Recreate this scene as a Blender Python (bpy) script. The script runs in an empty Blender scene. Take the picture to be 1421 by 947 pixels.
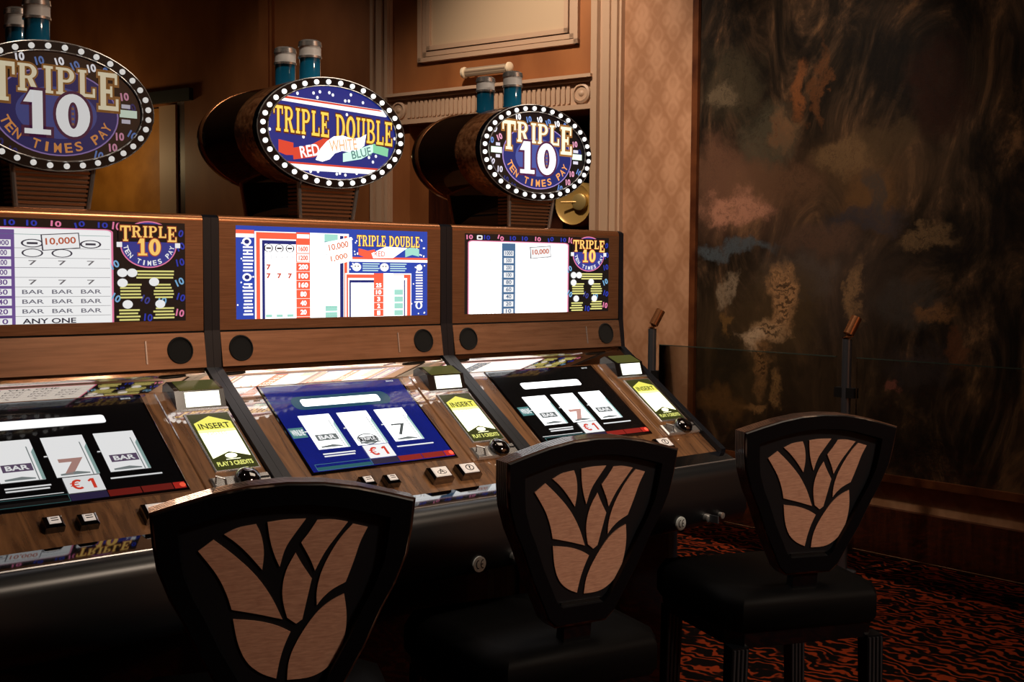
import bpy, math, random
from mathutils import Vector, Matrix
random.seed(7)
S = bpy.context.scene
COL = S.collection
R = math.radians

# ------------------------------------------------------------------ camera
cam_d = bpy.data.cameras.new('camera'); cam = bpy.data.objects.new('camera', cam_d); COL.objects.link(cam)
cam_d.sensor_width = 36.0; cam_d.lens = 1621.7 / 1421.0 * 36.0; cam_d.clip_start = .05
_y, _p, _r = R(40.6215), R(-3.2884), R(.3395)
Fw = Vector((math.sin(_y) * math.cos(_p), math.cos(_y) * math.cos(_p), math.sin(_p)))
Rt = Vector((math.cos(_y), -math.sin(_y), 0)); Up = Rt.cross(Fw)
Rt, Up = Rt * math.cos(_r) + Up * math.sin(_r), Up * math.cos(_r) - Rt * math.sin(_r)
cam.matrix_world = Matrix(((Rt.x, Up.x, -Fw.x, -1.1291), (Rt.y, Up.y, -Fw.y, -2.3012), (Rt.z, Up.z, -Fw.z, 1.3096), (0, 0, 0, 1)))
S.camera = cam
# ------------------------------------------------------------------ world, exposure
wd = bpy.data.worlds.new('world'); S.world = wd; wd.use_nodes = True
wd.node_tree.nodes['Background'].inputs[0].default_value = (1, .72, .5, 1)
wd.node_tree.nodes['Background'].inputs[1].default_value = .003
S.view_settings.view_transform = 'Standard'; S.view_settings.look = 'None'
S.view_settings.exposure = 0; S.view_settings.gamma = 1; S.view_settings.use_curve_mapping = False
# ------------------------------------------------------------------ ceiling lamps and added fill lights
def spot(loc, to, power, size, col, blend=.6, rad=.08):
    l = bpy.data.lights.new('ceiling_or_fill_spot', 'SPOT'); l.energy = power; l.spot_size = R(size); l.color = col; l.spot_blend = blend; l.shadow_soft_size = rad
    o = bpy.data.objects.new('ceiling_or_fill_spot', l); COL.objects.link(o); o.location = loc
    o.rotation_euler = (Vector(to) - Vector(loc)).to_track_quat('-Z', 'Y').to_euler()
WARM = (1, .80, .62)
spot((2.1, 2.2, 3.9), (3.75, 2.9, 1.9), 235, 75, WARM, .9)          # washes the pilaster, wallpaper and door head
spot((2.0, 1.0, 3.9), (3.75, 1.35, 1.35), 250, 56, WARM, 1.0)          # on the left half of the mural
spot((2.0, -.6, 3.9), (3.75, .3, 1.2), 16, 60, WARM, 1.0)           # on the right half of the mural
spot((1.5, 4.4, 3.9), (3.15, 4.9, 2.0), 34, 64, WARM, 1.0)           # on the wood left of the doorway
spot((1.6, -4.4, 3.9), (.95, -.5, 1.0), 560, 50, WARM, 1.0, .25)     # over the aisle, on the seats and machine fronts
spot((1.8, -3.4, 3.9), (3.2, -5.4, 1.4), 520, 110, WARM, 1.0)        # on the wall opposite the machines
spot((-2.2, .2, 3.9), (-5, .8, 1.8), 420, 100, WARM, 1.0)            # added fill, lights the left wall so the copper drums reflect it
spot((-.2, -.7, 3.9), (.5, .15, 1.6), 130, 50, WARM, 1.0, .05)       # added fill above the machine row, brightens the drum tops
al = bpy.data.lights.new('deck_sheen_light', 'AREA'); al.shape = 'RECTANGLE'; al.size = 1.6; al.size_y = 1.1; al.energy = 20; al.color = WARM  # added unseen area light, puts a sheen on decks and bolsters
ao = bpy.data.objects.new('deck_sheen_light', al); COL.objects.link(ao); ao.location = (2.0, -.6, 3.97)
# ------------------------------------------------------------------ helpers
def lin(c):
    return tuple(((x / 255) / 12.92 if x / 255 <= .04045 else ((x / 255 + .055) / 1.055) ** 2.4) for x in c)
MATS = {}
def pbr(name, rgb, rough=.5, metal=0., coat=0., spec=.5, coat_ior=1.5, coat_rough=.03):
    if name in MATS: return MATS[name]
    m = bpy.data.materials.new(name); m.use_nodes = True; MATS[name] = m
    b = m.node_tree.nodes['Principled BSDF']; I = b.inputs
    I['Base Color'].default_value = (*lin(rgb), 1); I['Roughness'].default_value = rough; I['Metallic'].default_value = metal
    I['Coat Weight'].default_value = coat; I['Coat IOR'].default_value = coat_ior; I['Coat Roughness'].default_value = coat_rough
    I['Specular IOR Level'].default_value = spec
    return m
def emat(rgb, s=1., sheen=True):
    k = ('glow', tuple(rgb), s)
    if k in MATS: return MATS[k]
    m = bpy.data.materials.new('backlit_print'); m.use_nodes = True; MATS[k] = m
    I = m.node_tree.nodes['Principled BSDF'].inputs
    I['Base Color'].default_value = (.02, .02, .02, 1); I['Roughness'].default_value = .12 if sheen else .5
    I['Emission Color'].default_value = (*lin(rgb), 1); I['Emission Strength'].default_value = s
    return m
def nodes(m):
    t = m.node_tree; return t, t.nodes, t.links, t.nodes['Principled BSDF']
def noise_mix(m, c1, c2, scale, stretch=(1, 1, 1), detail=4, lo=.35, hi=.65, dist=0, bump=0, rough=None):
    t, N, Lk, b = nodes(m)
    tc = N.new('ShaderNodeTexCoord'); mp = N.new('ShaderNodeMapping'); mp.inputs['Scale'].default_value = stretch
    nz = N.new('ShaderNodeTexNoise'); nz.inputs['Scale'].default_value = scale; nz.inputs['Detail'].default_value = detail; nz.inputs['Distortion'].default_value = dist
    cr = N.new('ShaderNodeValToRGB'); e = cr.color_ramp.elements
    e[0].position = lo; e[1].position = hi; e[0].color = (*lin(c1), 1); e[1].color = (*lin(c2), 1)
    Lk.new(tc.outputs['Object'], mp.inputs[0]); Lk.new(mp.outputs[0], nz.inputs[0]); Lk.new(nz.outputs[0], cr.inputs[0]); Lk.new(cr.outputs[0], b.inputs['Base Color'])
    if bump:
        bp = N.new('ShaderNodeBump'); bp.inputs['Strength'].default_value = bump; bp.inputs['Distance'].default_value = .002
        Lk.new(nz.outputs[0], bp.inputs['Height']); Lk.new(bp.outputs[0], b.inputs['Normal'])
    return m

class MB:
    def __init__(s): s.v = []; s.f = []; s.m = []
    def add(s, vs, fs, mi=0):
        o = len(s.v); s.v += [tuple(p) for p in vs]; s.f += [tuple(i + o for i in q) for q in fs]; s.m += [mi] * len(fs); return s
    def box(s, x0, x1, y0, y1, z0, z1, xf=None, mi=0):
        c = [(x, y, z) for x in (x0, x1) for y in (y0, y1) for z in (z0, z1)]
        if xf: c = [xf(*p) for p in c]
        return s.add(c, [(0, 1, 3, 2), (4, 6, 7, 5), (0, 4, 5, 1), (2, 3, 7, 6), (0, 2, 6, 4), (1, 5, 7, 3)], mi)
    def bevbox(s, x0, x1, y0, y1, z0, z1, b, xf=None, mi=0):
        # box whose +z face is inset by b
        c = [(x0, y0, z0), (x1, y0, z0), (x1, y1, z0), (x0, y1, z0), (x0, y0, z1 - b), (x1, y0, z1 - b), (x1, y1, z1 - b), (x0, y1, z1 - b),
             (x0 + b, y0 + b, z1), (x1 - b, y0 + b, z1), (x1 - b, y1 - b, z1), (x0 + b, y1 - b, z1)]
        if xf: c = [xf(*p) for p in c]
        f = [(3, 2, 1, 0), (8, 9, 10, 11)]
        for i in range(4):
            j = (i + 1) % 4; f += [(i, j, j + 4, i + 4), (i + 4, j + 4, j + 8, i + 8)]
        return s.add(c, f, mi)
    def prism(s, poly, fn, a, b, mi=0):
        n = len(poly); vs = [fn(p[0], p[1], a) for p in poly] + [fn(p[0], p[1], b) for p in poly]
        return s.add(vs, [tuple(range(n)), tuple(range(2 * n - 1, n - 1, -1))] + [(i, n + i, n + (i + 1) % n, (i + 1) % n) for i in range(n)], mi)
    def loft(s, rings, mi=0, cap=True, closed=True):
        n = len(rings[0]); vs = [p for r in rings for p in r]; fs = []
        for k in range(len(rings) - 1):
            for i in range(n if closed else n - 1):
                j = (i + 1) % n; fs.append((k * n + i, k * n + j, (k + 1) * n + j, (k + 1) * n + i))
        if cap: fs += [tuple(range(n - 1, -1, -1)), tuple(range((len(rings) - 1) * n, len(rings) * n))]
        return s.add(vs, fs, mi)
    def lathe(s, prof, seg, fn, mi=0, cap=True):   # prof: (r,h); fn(x,y,h)
        return s.loft([[fn(r * math.cos(2 * math.pi * i / seg), r * math.sin(2 * math.pi * i / seg), h) for i in range(seg)] for r, h in prof], mi, cap)
    def tube(s, path, r, seg=10, mi=0):
        P = [Vector(p) for p in path]; rings = []; ref = Vector((0, 0, 1)); rr = r if isinstance(r, (list, tuple)) else [r] * len(P)
        for i, p in enumerate(P):
            d = (P[min(i + 1, len(P) - 1)] - P[max(i - 1, 0)]).normalized()
            u = d.cross(ref) if abs(d.dot(ref)) < .95 else d.cross(Vector((1, 0, 0))); u.normalize(); w = d.cross(u)
            rings.append([p + (u * math.cos(2 * math.pi * k / seg) + w * math.sin(2 * math.pi * k / seg)) * rr[i] for k in range(seg)])
        return s.loft(rings, mi)
    def build(s, name, mats, parent=None, smooth=False, angle=40):
        me = bpy.data.meshes.new(name); me.from_pydata(s.v, [], s.f)
        for m in (mats if isinstance(mats, (list, tuple)) else [mats]): me.materials.append(m)
        for p, i in zip(me.polygons, s.m): p.material_index = i
        me.update()
        import bmesh
        bm = bmesh.new(); bm.from_mesh(me); bmesh.ops.recalc_face_normals(bm, faces=bm.faces); bm.to_mesh(me); bm.free()
        if smooth:
            for p in me.polygons: p.use_smooth = True
            me.set_sharp_from_angle(angle=R(angle))
        o = bpy.data.objects.new(name, me); COL.objects.link(o)
        if parent: o.parent = parent
        return o
def tag(o, label=None, cat=None, group=None, kind=None):
    if label: o['label'] = label
    if cat: o['category'] = cat
    if group: o['group'] = group
    if kind: o['kind'] = kind
    return o
def empty(name, loc=(0, 0, 0), rz=0):
    o = bpy.data.objects.new(name, None); COL.objects.link(o); o.location = loc; o.rotation_euler = (0, 0, rz); o.empty_display_size = .05; return o
def copy_part(o, parent):
    c = o.copy(); COL.objects.link(c); c.parent = parent; return c

# ------------------------------------------------------------------ lettering
_tc = {}
def font_mesh(s, bold=0.):
    k = (s, bold)
    if k in _tc: return _tc[k]
    cu = bpy.data.curves.new('t', 'FONT'); cu.body = s; cu.size = 1; cu.offset = bold; cu.resolution_u = 3
    o = bpy.data.objects.new('t', cu); COL.objects.link(o)
    me = bpy.data.meshes.new_from_object(o.evaluated_get(bpy.context.evaluated_depsgraph_get()))
    vs = [(v.co.x, v.co.y) for v in me.vertices]; fs = [tuple(p.vertices) for p in me.polygons]
    bpy.data.objects.remove(o); bpy.data.curves.remove(cu); bpy.data.meshes.remove(me)
    xs = [v[0] for v in vs]; ys = [v[1] for v in vs]
    x0, x1, y0, y1 = min(xs), max(xs), min(ys), max(ys)
    vs = [((x - x0) / (x1 - x0), (y - y0) / (y1 - y0)) for x, y in vs]
    _tc[k] = (vs, fs, (x1 - x0) / (y1 - y0)); return _tc[k]
def arcpts(cx, cy, rx, ry, a0, a1, n):
    return [(cx + rx * math.cos(R(a0 + (a1 - a0) * i / n)), cy + ry * math.sin(R(a0 + (a1 - a0) * i / n))) for i in range(n + 1)]
def slab_glyph(ch, e=0.):
    """slab-serif capital as quads in a box of height 1; e inflates every stroke"""
    out = []
    def q(x0, y0, x1, y1): out.append([(x0 - e, y0 - e), (x1 + e, y0 - e), (x1 + e, y1 + e), (x0 - e, y1 + e)])
    def ring(cx, cy, rx, ry, ix, iy, a0, a1, n=14):
        A = arcpts(cx, cy, rx + e, ry + e, a0, a1, n); B = arcpts(cx, cy, max(ix - e, .005), max(iy - e, .005), a0, a1, n)
        for i in range(n): out.append([A[i], A[i + 1], B[i + 1], B[i]])
    def stem(x, foot=True, top=True, f=.09):
        q(x, 0, x + .2, 1)
        if foot: q(x - f, 0, x + .2 + f, .1)
        if top: q(x - f, .9, x + .2 + f, 1)
    w = .8
    if ch == 'T': stem(.3, top=False); q(0, .88, .8, 1); q(0, .68, .09, 1); q(.71, .68, .8, 1)
    elif ch == 'I': stem(.1); w = .4
    elif ch in 'PRB':
        stem(.09, f=.08); q(.29, .9, .42, 1); ring(.42, .73, .34, .27, .15, .17, -90, 90); q(.29, .46, .42, .56); w = .8
        if ch == 'R': out.append([(.36 - e, .52), (.56 + e, .52), (.84 + e, 0 - e), (.6 - e, 0 - e)]); q(.58, 0, .9, .1); w = .92
        if ch == 'B': q(.29, 0, .44, .1); ring(.44, .27, .38, .27, .18, .17, -90, 90); w = .84
    elif ch == 'L': stem(.09, f=.08); q(.1, 0, .72, .12); q(.62, 0, .72, .34); w = .74
    elif ch == 'E': stem(.09, f=.08); q(.1, 0, .74, .12); q(.64, 0, .74, .32); q(.1, .88, .7, 1); q(.61, .7, .7, 1); q(.2, .45, .52, .56); q(.44, .36, .52, .65); w = .76
    elif ch == 'D': stem(.09, f=.08); q(.28, .9, .36, 1); q(.28, 0, .36, .1); ring(.36, .5, .5, .5, .28, .38, -90, 90, 18); w = .88
    elif ch == 'O': ring(.43, .5, .43, .5, .2, .36, 0, 360, 28); w = .86
    elif ch == '0': ring(.4, .5, .4, .5, .12, .31, 0, 360, 28); w = .8
    elif ch == 'U': q(.08, .4, .28, 1); q(.6, .4, .76, 1); q(0, .9, .38, 1); q(.5, .9, .86, 1); ring(.42, .4, .34, .4, .16, .28, 180, 360); w = .86
    elif ch == '1': q(.2, 0, .44, 1); q(.02, 0, .62, .12); out.append([(.0 - e, .72 - e), (.22, .72 - e), (.24, 1 + e), (.16, 1 + e)]); w = .64
    elif ch == ' ': w = .4
    return out, w
class Print:
    """flat backlit print: coloured shapes in (u,v), stacked in thin layers, one mesh"""
    def __init__(s, vd=False, asp=1.): s.it = []; s.vd = vd; s.asp = asp      # vd: v runs downwards
    def poly(s, pts, col, k=1): s.it.append((list(pts), [tuple(range(len(pts)))], col, k))
    def rect(s, u0, v0, u1, v1, col, k=1): s.poly([(u0, v0), (u1, v0), (u1, v1), (u0, v1)], col, k)
    def rrect(s, u0, v0, u1, v1, r, col, k=1):
        s.poly(arcpts(u1 - r, v1 - r, r, r, 0, 90, 4) + arcpts(u0 + r, v1 - r, r, r, 90, 180, 4) + arcpts(u0 + r, v0 + r, r, r, 180, 270, 4) + arcpts(u1 - r, v0 + r, r, r, 270, 360, 4), col, k)
    def ell(s, cx, cy, rx, ry, col, k=1, n=24): s.poly(arcpts(cx, cy, rx, ry, 0, 360, n)[:-1], col, k)
    def ring(s, cx, cy, rx, ry, t, col, k=1, n=40, a0=0, a1=360):
        A = arcpts(cx, cy, rx, ry, a0, a1, n); B = arcpts(cx, cy, rx - t, ry - t, a0, a1, n)
        s.it.append((A + B, [(i, i + 1, n + 2 + i, n + 1 + i) for i in range(n)], col, k))
    def frame(s, u0, v0, u1, v1, t, col, k=1):
        s.rect(u0, v0, u1, v0 + t, col, k); s.rect(u0, v1 - t, u1, v1, col, k); s.rect(u0, v0 + t, u0 + t, v1 - t, col, k); s.rect(u1 - t, v0 + t, u1, v1 - t, col, k)
    def text(s, t, cx, cy, w, h, col, k=2, rot=0, bold=0.):
        vs, fs, asp = font_mesh(t, bold)
        if w is None: w = h * asp
        if s.vd: h = -h
        c, sn = math.cos(R(rot)), math.sin(R(rot)); o = []
        for x, y in vs:
            x = (x - .5) * w / s.asp; y = (y - .5) * h; o.append((cx + (x * c - y * sn) * s.asp, cy + x * sn + y * c))
        s.it.append((o, fs, col, k))
    def slab(s, t, cx, top, w, h, col, k=2, e=0., big=None, slope=0.):
        gl = [slab_glyph(c, e) for c in t]; gap = .1; sc = [1.0] * len(t)
        if big: sc = [big if i in (0, len(t) - 1) else 1. for i in range(len(t))]
        tot = sum(g[1] * (1 + (z - 1) * .45) for g, z in zip(gl, sc)) + gap * (len(t) - 1); x = 0
        for (ps, gw), z in zip(gl, sc):
            wx = 1 + (z - 1) * .45
            for p in ps: s.poly([(cx + ((x + a * wx) / tot - .5) * w, top + (b - 1) * h * z + slope * ((x + a * wx) / tot - .5) * w) for a, b in p], col, k)
            x += gw * wx + gap
    def arctext(s, t, cx, cy, rx, ry, a0, a1, h, col, k=3, bold=.02):
        n = len(t)
        for i, ch in enumerate(t):
            if ch == ' ': continue
            a = a0 + (a1 - a0) * i / (n - 1)
            nx, ny = math.cos(R(a)) / (rx / s.asp), math.sin(R(a)) / ry
            rot = math.degrees(math.atan2(ny, nx)) + (-90 if s.vd else 90)
            s.text(ch, cx + rx * math.cos(R(a)), cy + ry * math.sin(R(a)), h * (.3 if ch == 'I' else .78) * s.asp, h, col, k, rot, bold)
    def build(s, name, parent, xf, step=.0004):
        mb = MB(); cols = []
        for vs, fs, col, k in s.it:
            if col not in cols: cols.append(col)
            mb.add([xf(u, v, k * step) for u, v in vs], fs, cols.index(col))
        me = bpy.data.meshes.new(name); me.from_pydata(mb.v, [], mb.f)
        for c in cols: me.materials.append(emat(*c))
        for p, i in zip(me.polygons, mb.m): p.material_index = i
        o = bpy.data.objects.new(name, me); COL.objects.link(o); o.parent = parent; return o

# ------------------------------------------------------------------ materials
black = pbr('black_lacquer', (9, 10, 13), .22, coat=.4)
black_matt = pbr('black_matt', (8, 8, 9), .6)
cheek = pbr('black_side_trim', (12, 17, 26), .35)
gloss_black = pbr('gloss_black', (6, 6, 8), .04, coat=1, coat_ior=1.9)
bolster = pbr('black_bolster', (6, 10, 15), .36, spec=.75)
chrome = pbr('chrome', (205, 205, 205), .2, .8)
mirror_m = pbr('polished_strip', (214, 200, 186), .03, 1)
steel = pbr('brushed_steel', (120, 125, 135), .28, .75)
copper = pbr('copper', (176, 118, 78), .25, .75)
copper_foil = noise_mix(pbr('copper_foil', (150, 96, 62), .22, .55, coat=.6), (120, 74, 46), (196, 138, 96), 90, (1, 1, 1), 3, .35, .7, 0, .35)
drum_m = pbr('drum_dark_brown', (30, 19, 13), .12, .2, coat=1, coat_ior=1.7)
brass = pbr('brass', (206, 168, 96), .35, .35)
bronze = noise_mix(pbr('brushed_bronze', (150, 112, 84), .32, .75), (136, 98, 70), (166, 124, 92), 30, (.6, 40, 40))
panelwood = noise_mix(pbr('gloss_brown_laminate', (140, 106, 82), .2, .5, coat=1, coat_ior=1.9), (132, 98, 74), (156, 118, 92), 18, (.5, 8, 8), 5)
wood = noise_mix(pbr('lacquered_walnut', (120, 74, 42), .3, 0, coat=1, coat_ior=3.8, coat_rough=.02), (92, 60, 36), (178, 128, 84), 5, (9, 1.2, 1.2), 6, .3, .72, 1.2)
blk_in = pbr('matt_void', (4, 4, 4), .9)
petal_m = noise_mix(pbr('petal_veneer', (190, 134, 102), .5), (180, 132, 110), (216, 168, 142), 30, (2, 2, 14), 4, .25, .75, .4)
chair_m = pbr('chair_black', (4, 7, 12), .4, spec=.28)
groove_m = noise_mix(pbr('chair_edge_mahogany', (52, 30, 22), .3, coat=.5), (36, 20, 15), (74, 46, 34), 40)
worn_m = noise_mix(pbr('worn_edge', (60, 50, 44), .4), (16, 14, 14), (190, 165, 145), 14, (1, 1, 1), 6, .5, .66)
seat_m = pbr('black_vinyl', (4, 4, 5), .6, spec=.1)
navy = pbr('navy_panel', (9, 13, 20), .5)
cap_m = pbr('white_button', (225, 215, 205), .35)
cap_m.node_tree.nodes['Principled BSDF'].inputs['Emission Color'].default_value = (1, .92, .86, 1); cap_m.node_tree.nodes['Principled BSDF'].inputs['Emission Strength'].default_value = .3
cream = pbr('cream_paint', (190, 158, 132), .5)
cream_in = pbr('cream_panel', (196, 170, 140), .55)
wallwood = noise_mix(pbr('honey_wood_wall', (150, 92, 52), .42), (136, 82, 46), (164, 104, 60), 4, (1, 1, .5), 4, .3, .7)
redwood = noise_mix(pbr('dark_red_wood', (58, 26, 14), .4), (44, 18, 10), (72, 34, 18), 6, (6, 6, .5), 4)
ochre = noise_mix(pbr('ochre_wall', (176, 118, 46), .5), (164, 108, 40), (190, 130, 54), 5)

# ------------------------------------------------------------------ room shell
WX = 3.7453; WY = 2.626
D2 = Vector((-.264, .965, 0)).normalized(); N2 = Vector((-D2.y, D2.x, 0))
def xw(t, z, n=0): p = Vector((WX, WY, 0)) + D2 * t + N2 * n; return (p.x, p.y, z)
def wbox(mb, t0, t1, z0, z1, n0, n1): return mb.box(t0, t1, z0, z1, n0, n1, xf=lambda t, z, n: xw(t, z, n))

# carpet
m = pbr('patterned_carpet', (20, 8, 5), .95, spec=.1)
t, N, Lk, b = nodes(m)
tc = N.new('ShaderNodeTexCoord'); nz = N.new('ShaderNodeTexNoise'); nz.inputs['Scale'].default_value = 5; nz.inputs['Detail'].default_value = 2; nz.inputs['Distortion'].default_value = 2.2
wv = N.new('ShaderNodeTexWave'); wv.inputs['Scale'].default_value = 6; wv.inputs['Distortion'].default_value = 14; wv.inputs['Detail'].default_value = 2; wv.inputs['Detail Scale'].default_value = 1.6
mu = N.new('ShaderNodeMath'); mu.operation = 'MULTIPLY'
cr = N.new('ShaderNodeValToRGB'); cr.color_ramp.interpolation = 'EASE'; e = cr.color_ramp.elements
e[0].position = .22; e[0].color = (*lin((9, 4, 3)), 1); e[1].position = .46; e[1].color = (*lin((138, 50, 20)), 1)
x = e.new(.3); x.color = (*lin((36, 12, 7)), 1)
Lk.new(tc.outputs['Object'], nz.inputs[0]); Lk.new(tc.outputs['Object'], wv.inputs[0]); Lk.new(nz.outputs[0], mu.inputs[0]); Lk.new(wv.outputs[0], mu.inputs[1])
Lk.new(mu.outputs[0], cr.inputs[0]); Lk.new(cr.outputs[0], b.inputs['Base Color'])
tag(MB().box(-5, WX + .2, -5.6, 11, -.1, 0).build('floor', m), 'dark carpet with orange squiggle pattern', kind='structure')
tag(MB().box(-5, WX + .2, -5.6, 11, 4.0, 4.1).build('ceiling', pbr('ceiling_paint', (120, 100, 80), .8)), kind='structure')
# damask wallpaper
m = pbr('damask_wallpaper', (176, 124, 96), .6)
t, N, Lk, b = nodes(m)
def math_n(op, a, bb=None):
    n = N.new('ShaderNodeMath'); n.operation = op
    for i, q in enumerate((a, bb)):
        if q is None: continue
        if isinstance(q, (int, float)): n.inputs[i].default_value = q
        else: Lk.new(q, n.inputs[i])
    return n.outputs[0]
tc = N.new('ShaderNodeTexCoord'); sp = N.new('ShaderNodeSeparateXYZ'); Lk.new(tc.outputs['Object'], sp.inputs[0])
def damask(fy, fz, ph):
    cy_ = math_n('COSINE', math_n('MULTIPLY', sp.outputs[1], fy)); cz_ = math_n('COSINE', math_n('ADD', math_n('MULTIPLY', sp.outputs[2], fz), ph))
    return math_n('ADD', cy_, cz_)
a1 = math_n('ABSOLUTE', damask(2 * math.pi / .24, 2 * math.pi / .42, 0)); a2 = math_n('SINE', math_n('MULTIPLY', damask(2 * math.pi / .12, 2 * math.pi / .14, 1), 3.0))
nz = N.new('ShaderNodeTexNoise'); nz.inputs['Scale'].default_value = 22; Lk.new(tc.outputs['Object'], nz.inputs[0])
sm = math_n('ADD', math_n('MULTIPLY', a1, .3), math_n('ADD', math_n('MULTIPLY', a2, .12), math_n('MULTIPLY', nz.outputs[0], .5)))
cr = N.new('ShaderNodeValToRGB'); e = cr.color_ramp.elements
e[0].position = .25; e[0].color = (*lin((158, 112, 80)), 1); e[1].position = .8; e[1].color = (*lin((182, 136, 104)), 1)
Lk.new(sm, cr.inputs[0]); Lk.new(cr.outputs[0], b.inputs['Base Color'])
wallpaper = m
wr = MB().box(WX, WX + .2, -5.6, WY, 0, 4.0).build('wall_right', wallpaper); tag(wr, kind='structure')
tag(MB().box(-5, WX, -5.6, -5.4, 0, 4.0).build('wall_front', wallpaper), kind='structure')
tag(MB().box(-5.2, -5, -5.6, 11, 0, 4.0).build('wall_left', pbr('dark_brown_paint', (60, 40, 28), .6)), kind='structure')
tag(MB().box(WX - .035, WX, -5.4, WY - .2, 0, .227).build('baseboard_right', redwood), 'tall dark red wooden skirting under the mural', kind='structure')
# pilaster at the corner, with vertical reeds
tp = MB().box(WX - .03, WX, 2.409, WY, 0, 4).build('trim_1', cream); tag(tp, 'cream pilaster at the corner beside the wallpaper', kind='structure')
for a, bb, d in ((2.425, 2.455, .05), (2.49, 2.545, .045), (2.575, 2.625, .06)):
    MB().box(WX - d, WX - .03, a, bb, 0, 4).build('moulding_strip', cream, tp)
# angled panelled wall
mb = MB(); wbox(mb, 0, 1.555, 2.276, 4, -.2, 0); wbox(mb, 1.41, 1.555, 0, 2.276, -.2, 0); wbox(mb, 1.555, 3.6, 0, 4, -.2, 0); wbox(mb, 3.6, 5.7, 2.62, 4, -.2, 0); wbox(mb, 5.7, 8.3, 0, 4, -.2, 0)
wb = mb.build('wall_back', wallwood); tag(wb, kind='structure')
# second pilaster
mb = MB(); wbox(mb, 1.555, 1.712, 0, 4, 0, .03)
tp2 = mb.build('trim_2', cream); tag(tp2, 'cream fluted pilaster left of the doorway', kind='structure')
for a, bb in ((1.56, 1.585), (1.61, 1.655), (1.685, 1.71)):
    mb = MB(); wbox(mb, a, bb, 0, 4, .03, .05); mb.build('moulding_strip', cream, tp2)
mb = MB(); wbox(mb, 2.64, 2.77, 0, 4, 0, .03); wbox(mb, 2.66, 2.75, 0, 4, .03, .045)
tag(mb.build('trim_3', wallwood), 'dark wooden upright on the left part of the wall', kind='structure')
# door head frieze
mb = MB(); wbox(mb, 0, 1.555, 2.276, 2.472, 0, .03); wbox(mb, 0, 1.555, 2.435, 2.455, .03, .06); wbox(mb, 0, 1.555, 2.455, 2.475, .03, .085); wbox(mb, 0, 1.555, 2.276, 2.305, .03, .055)
fr = mb.build('trim_4', cream); tag(fr, 'carved cream frieze over the doorway with flutes and roundels', kind='structure')
proto = None
tt = .175
while tt < 1.39:
    if proto is None:
        mb = MB(); pl = arcpts(0, .045, .011, .011, 0, 180, 6) + arcpts(0, -.045, .011, .011, 180, 360, 6)
        mb.prism(pl, lambda u, v, n: tuple(Vector((D2 * u + N2 * n)) + Vector((0, 0, v))), .03, .043)
        proto = mb.build('flute', cream, fr, True); o = proto
    else: o = copy_part(proto, fr)
    o.location = (*xw(tt, 0)[:2], 2.37); tt += .0345
for tc_ in (.085, 1.47):
    mb = MB(); mb.lathe([(.058, .03), (.058, .045), (.045, .052), (.042, .042), (.02, .042), (.012, .05), (.001, .052)], 20, lambda a, c, h: xw(tc_ + a, 2.37 + c, h)); mb.build('roundel', cream, fr, True)
# moulded panel above the doorway
mb = MB()
for w0, h in ((0, .03), (.035, .018), (.07, .026)):
    t0, t1, z0, z1 = .122 + w0, 1.325 - w0, 2.667 + w0, 3.55 - w0; th = .028
    wbox(mb, t0, t1, z0, z0 + th, 0, h); wbox(mb, t0, t1, z1 - th, z1, 0, h); wbox(mb, t0, t0 + th, z0, z1, 0, h); wbox(mb, t1 - th, t1, z0, z1, 0, h)
pf = mb.build('trim_5', cream); tag(pf, 'cream moulded picture panel above the doorway', kind='structure')
mb = MB(); wbox(mb, .21, 1.237, 2.755, 3.46, 0, .008); mb.build('panel_field', cream_in, pf)
# doorway with dark boards
mb = MB(); wbox(mb, 0, 1.41, 0, 2.276, -.62, -.6); dr = mb.build('door_1', blk_in); tag(dr, 'dark recessed doorway lined with red-brown boards', kind='structure')
for i in range(6):
    a = .02 + i * .232
    mb = MB(); wbox(mb, a, a + .205, 0, 2.25, -.6, -.56); mb.build('board', redwood, dr)
mb = MB(); wbox(mb, -.06, 0, 0, 2.276, -.62, 0); mb.build('side_lining', redwood, dr)
mb = MB(); wbox(mb, 1.41, 1.47, 0, 2.276, -.62, -.2); mb.build('side_lining', redwood, dr)
mb = MB(); wbox(mb, -.06, 1.47, 2.276, 2.33, -.62, -.2); mb.build('head_lining', redwood, dr)
mb = MB(); wbox(mb, 0, 1.41, 2.16, 2.19, -.5, -.44); mb.build('crossbar', redwood, dr)
# left opening: cream jamb and ochre wall of the room behind
mb = MB(); wbox(mb, 3.6, 5.7, 0, 2.62, -.3, -.25); d2 = mb.build('door_2', ochre); tag(d2, 'opening on the left with an ochre panel inside', kind='structure')
mb = MB(); wbox(mb, 3.80, 3.99, 0, 2.60, -.25, -.08); mb.build('jamb', cream, d2)
mb = MB(); wbox(mb, 3.6, 3.80, 0, 2.62, -.25, -.1); mb.build('dark_board', redwood, d2)
mb = MB(); wbox(mb, 3.5, 5.75, 2.6, 2.69, 0, .04); mb.build('shade_strip', black_matt, d2)  # black strip stands in for the shadow above the opening
l = bpy.data.lights.new('opening_fill_light', 'POINT'); l.energy = 8; l.color = (1, .7, .35); l.shadow_soft_size = .1  # added unseen lamp before the opening, brightens ochre panel and jamb
o = bpy.data.objects.new('opening_fill_light', l); COL.objects.link(o); o.location = xw(4.6, 2.25, .45)
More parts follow.
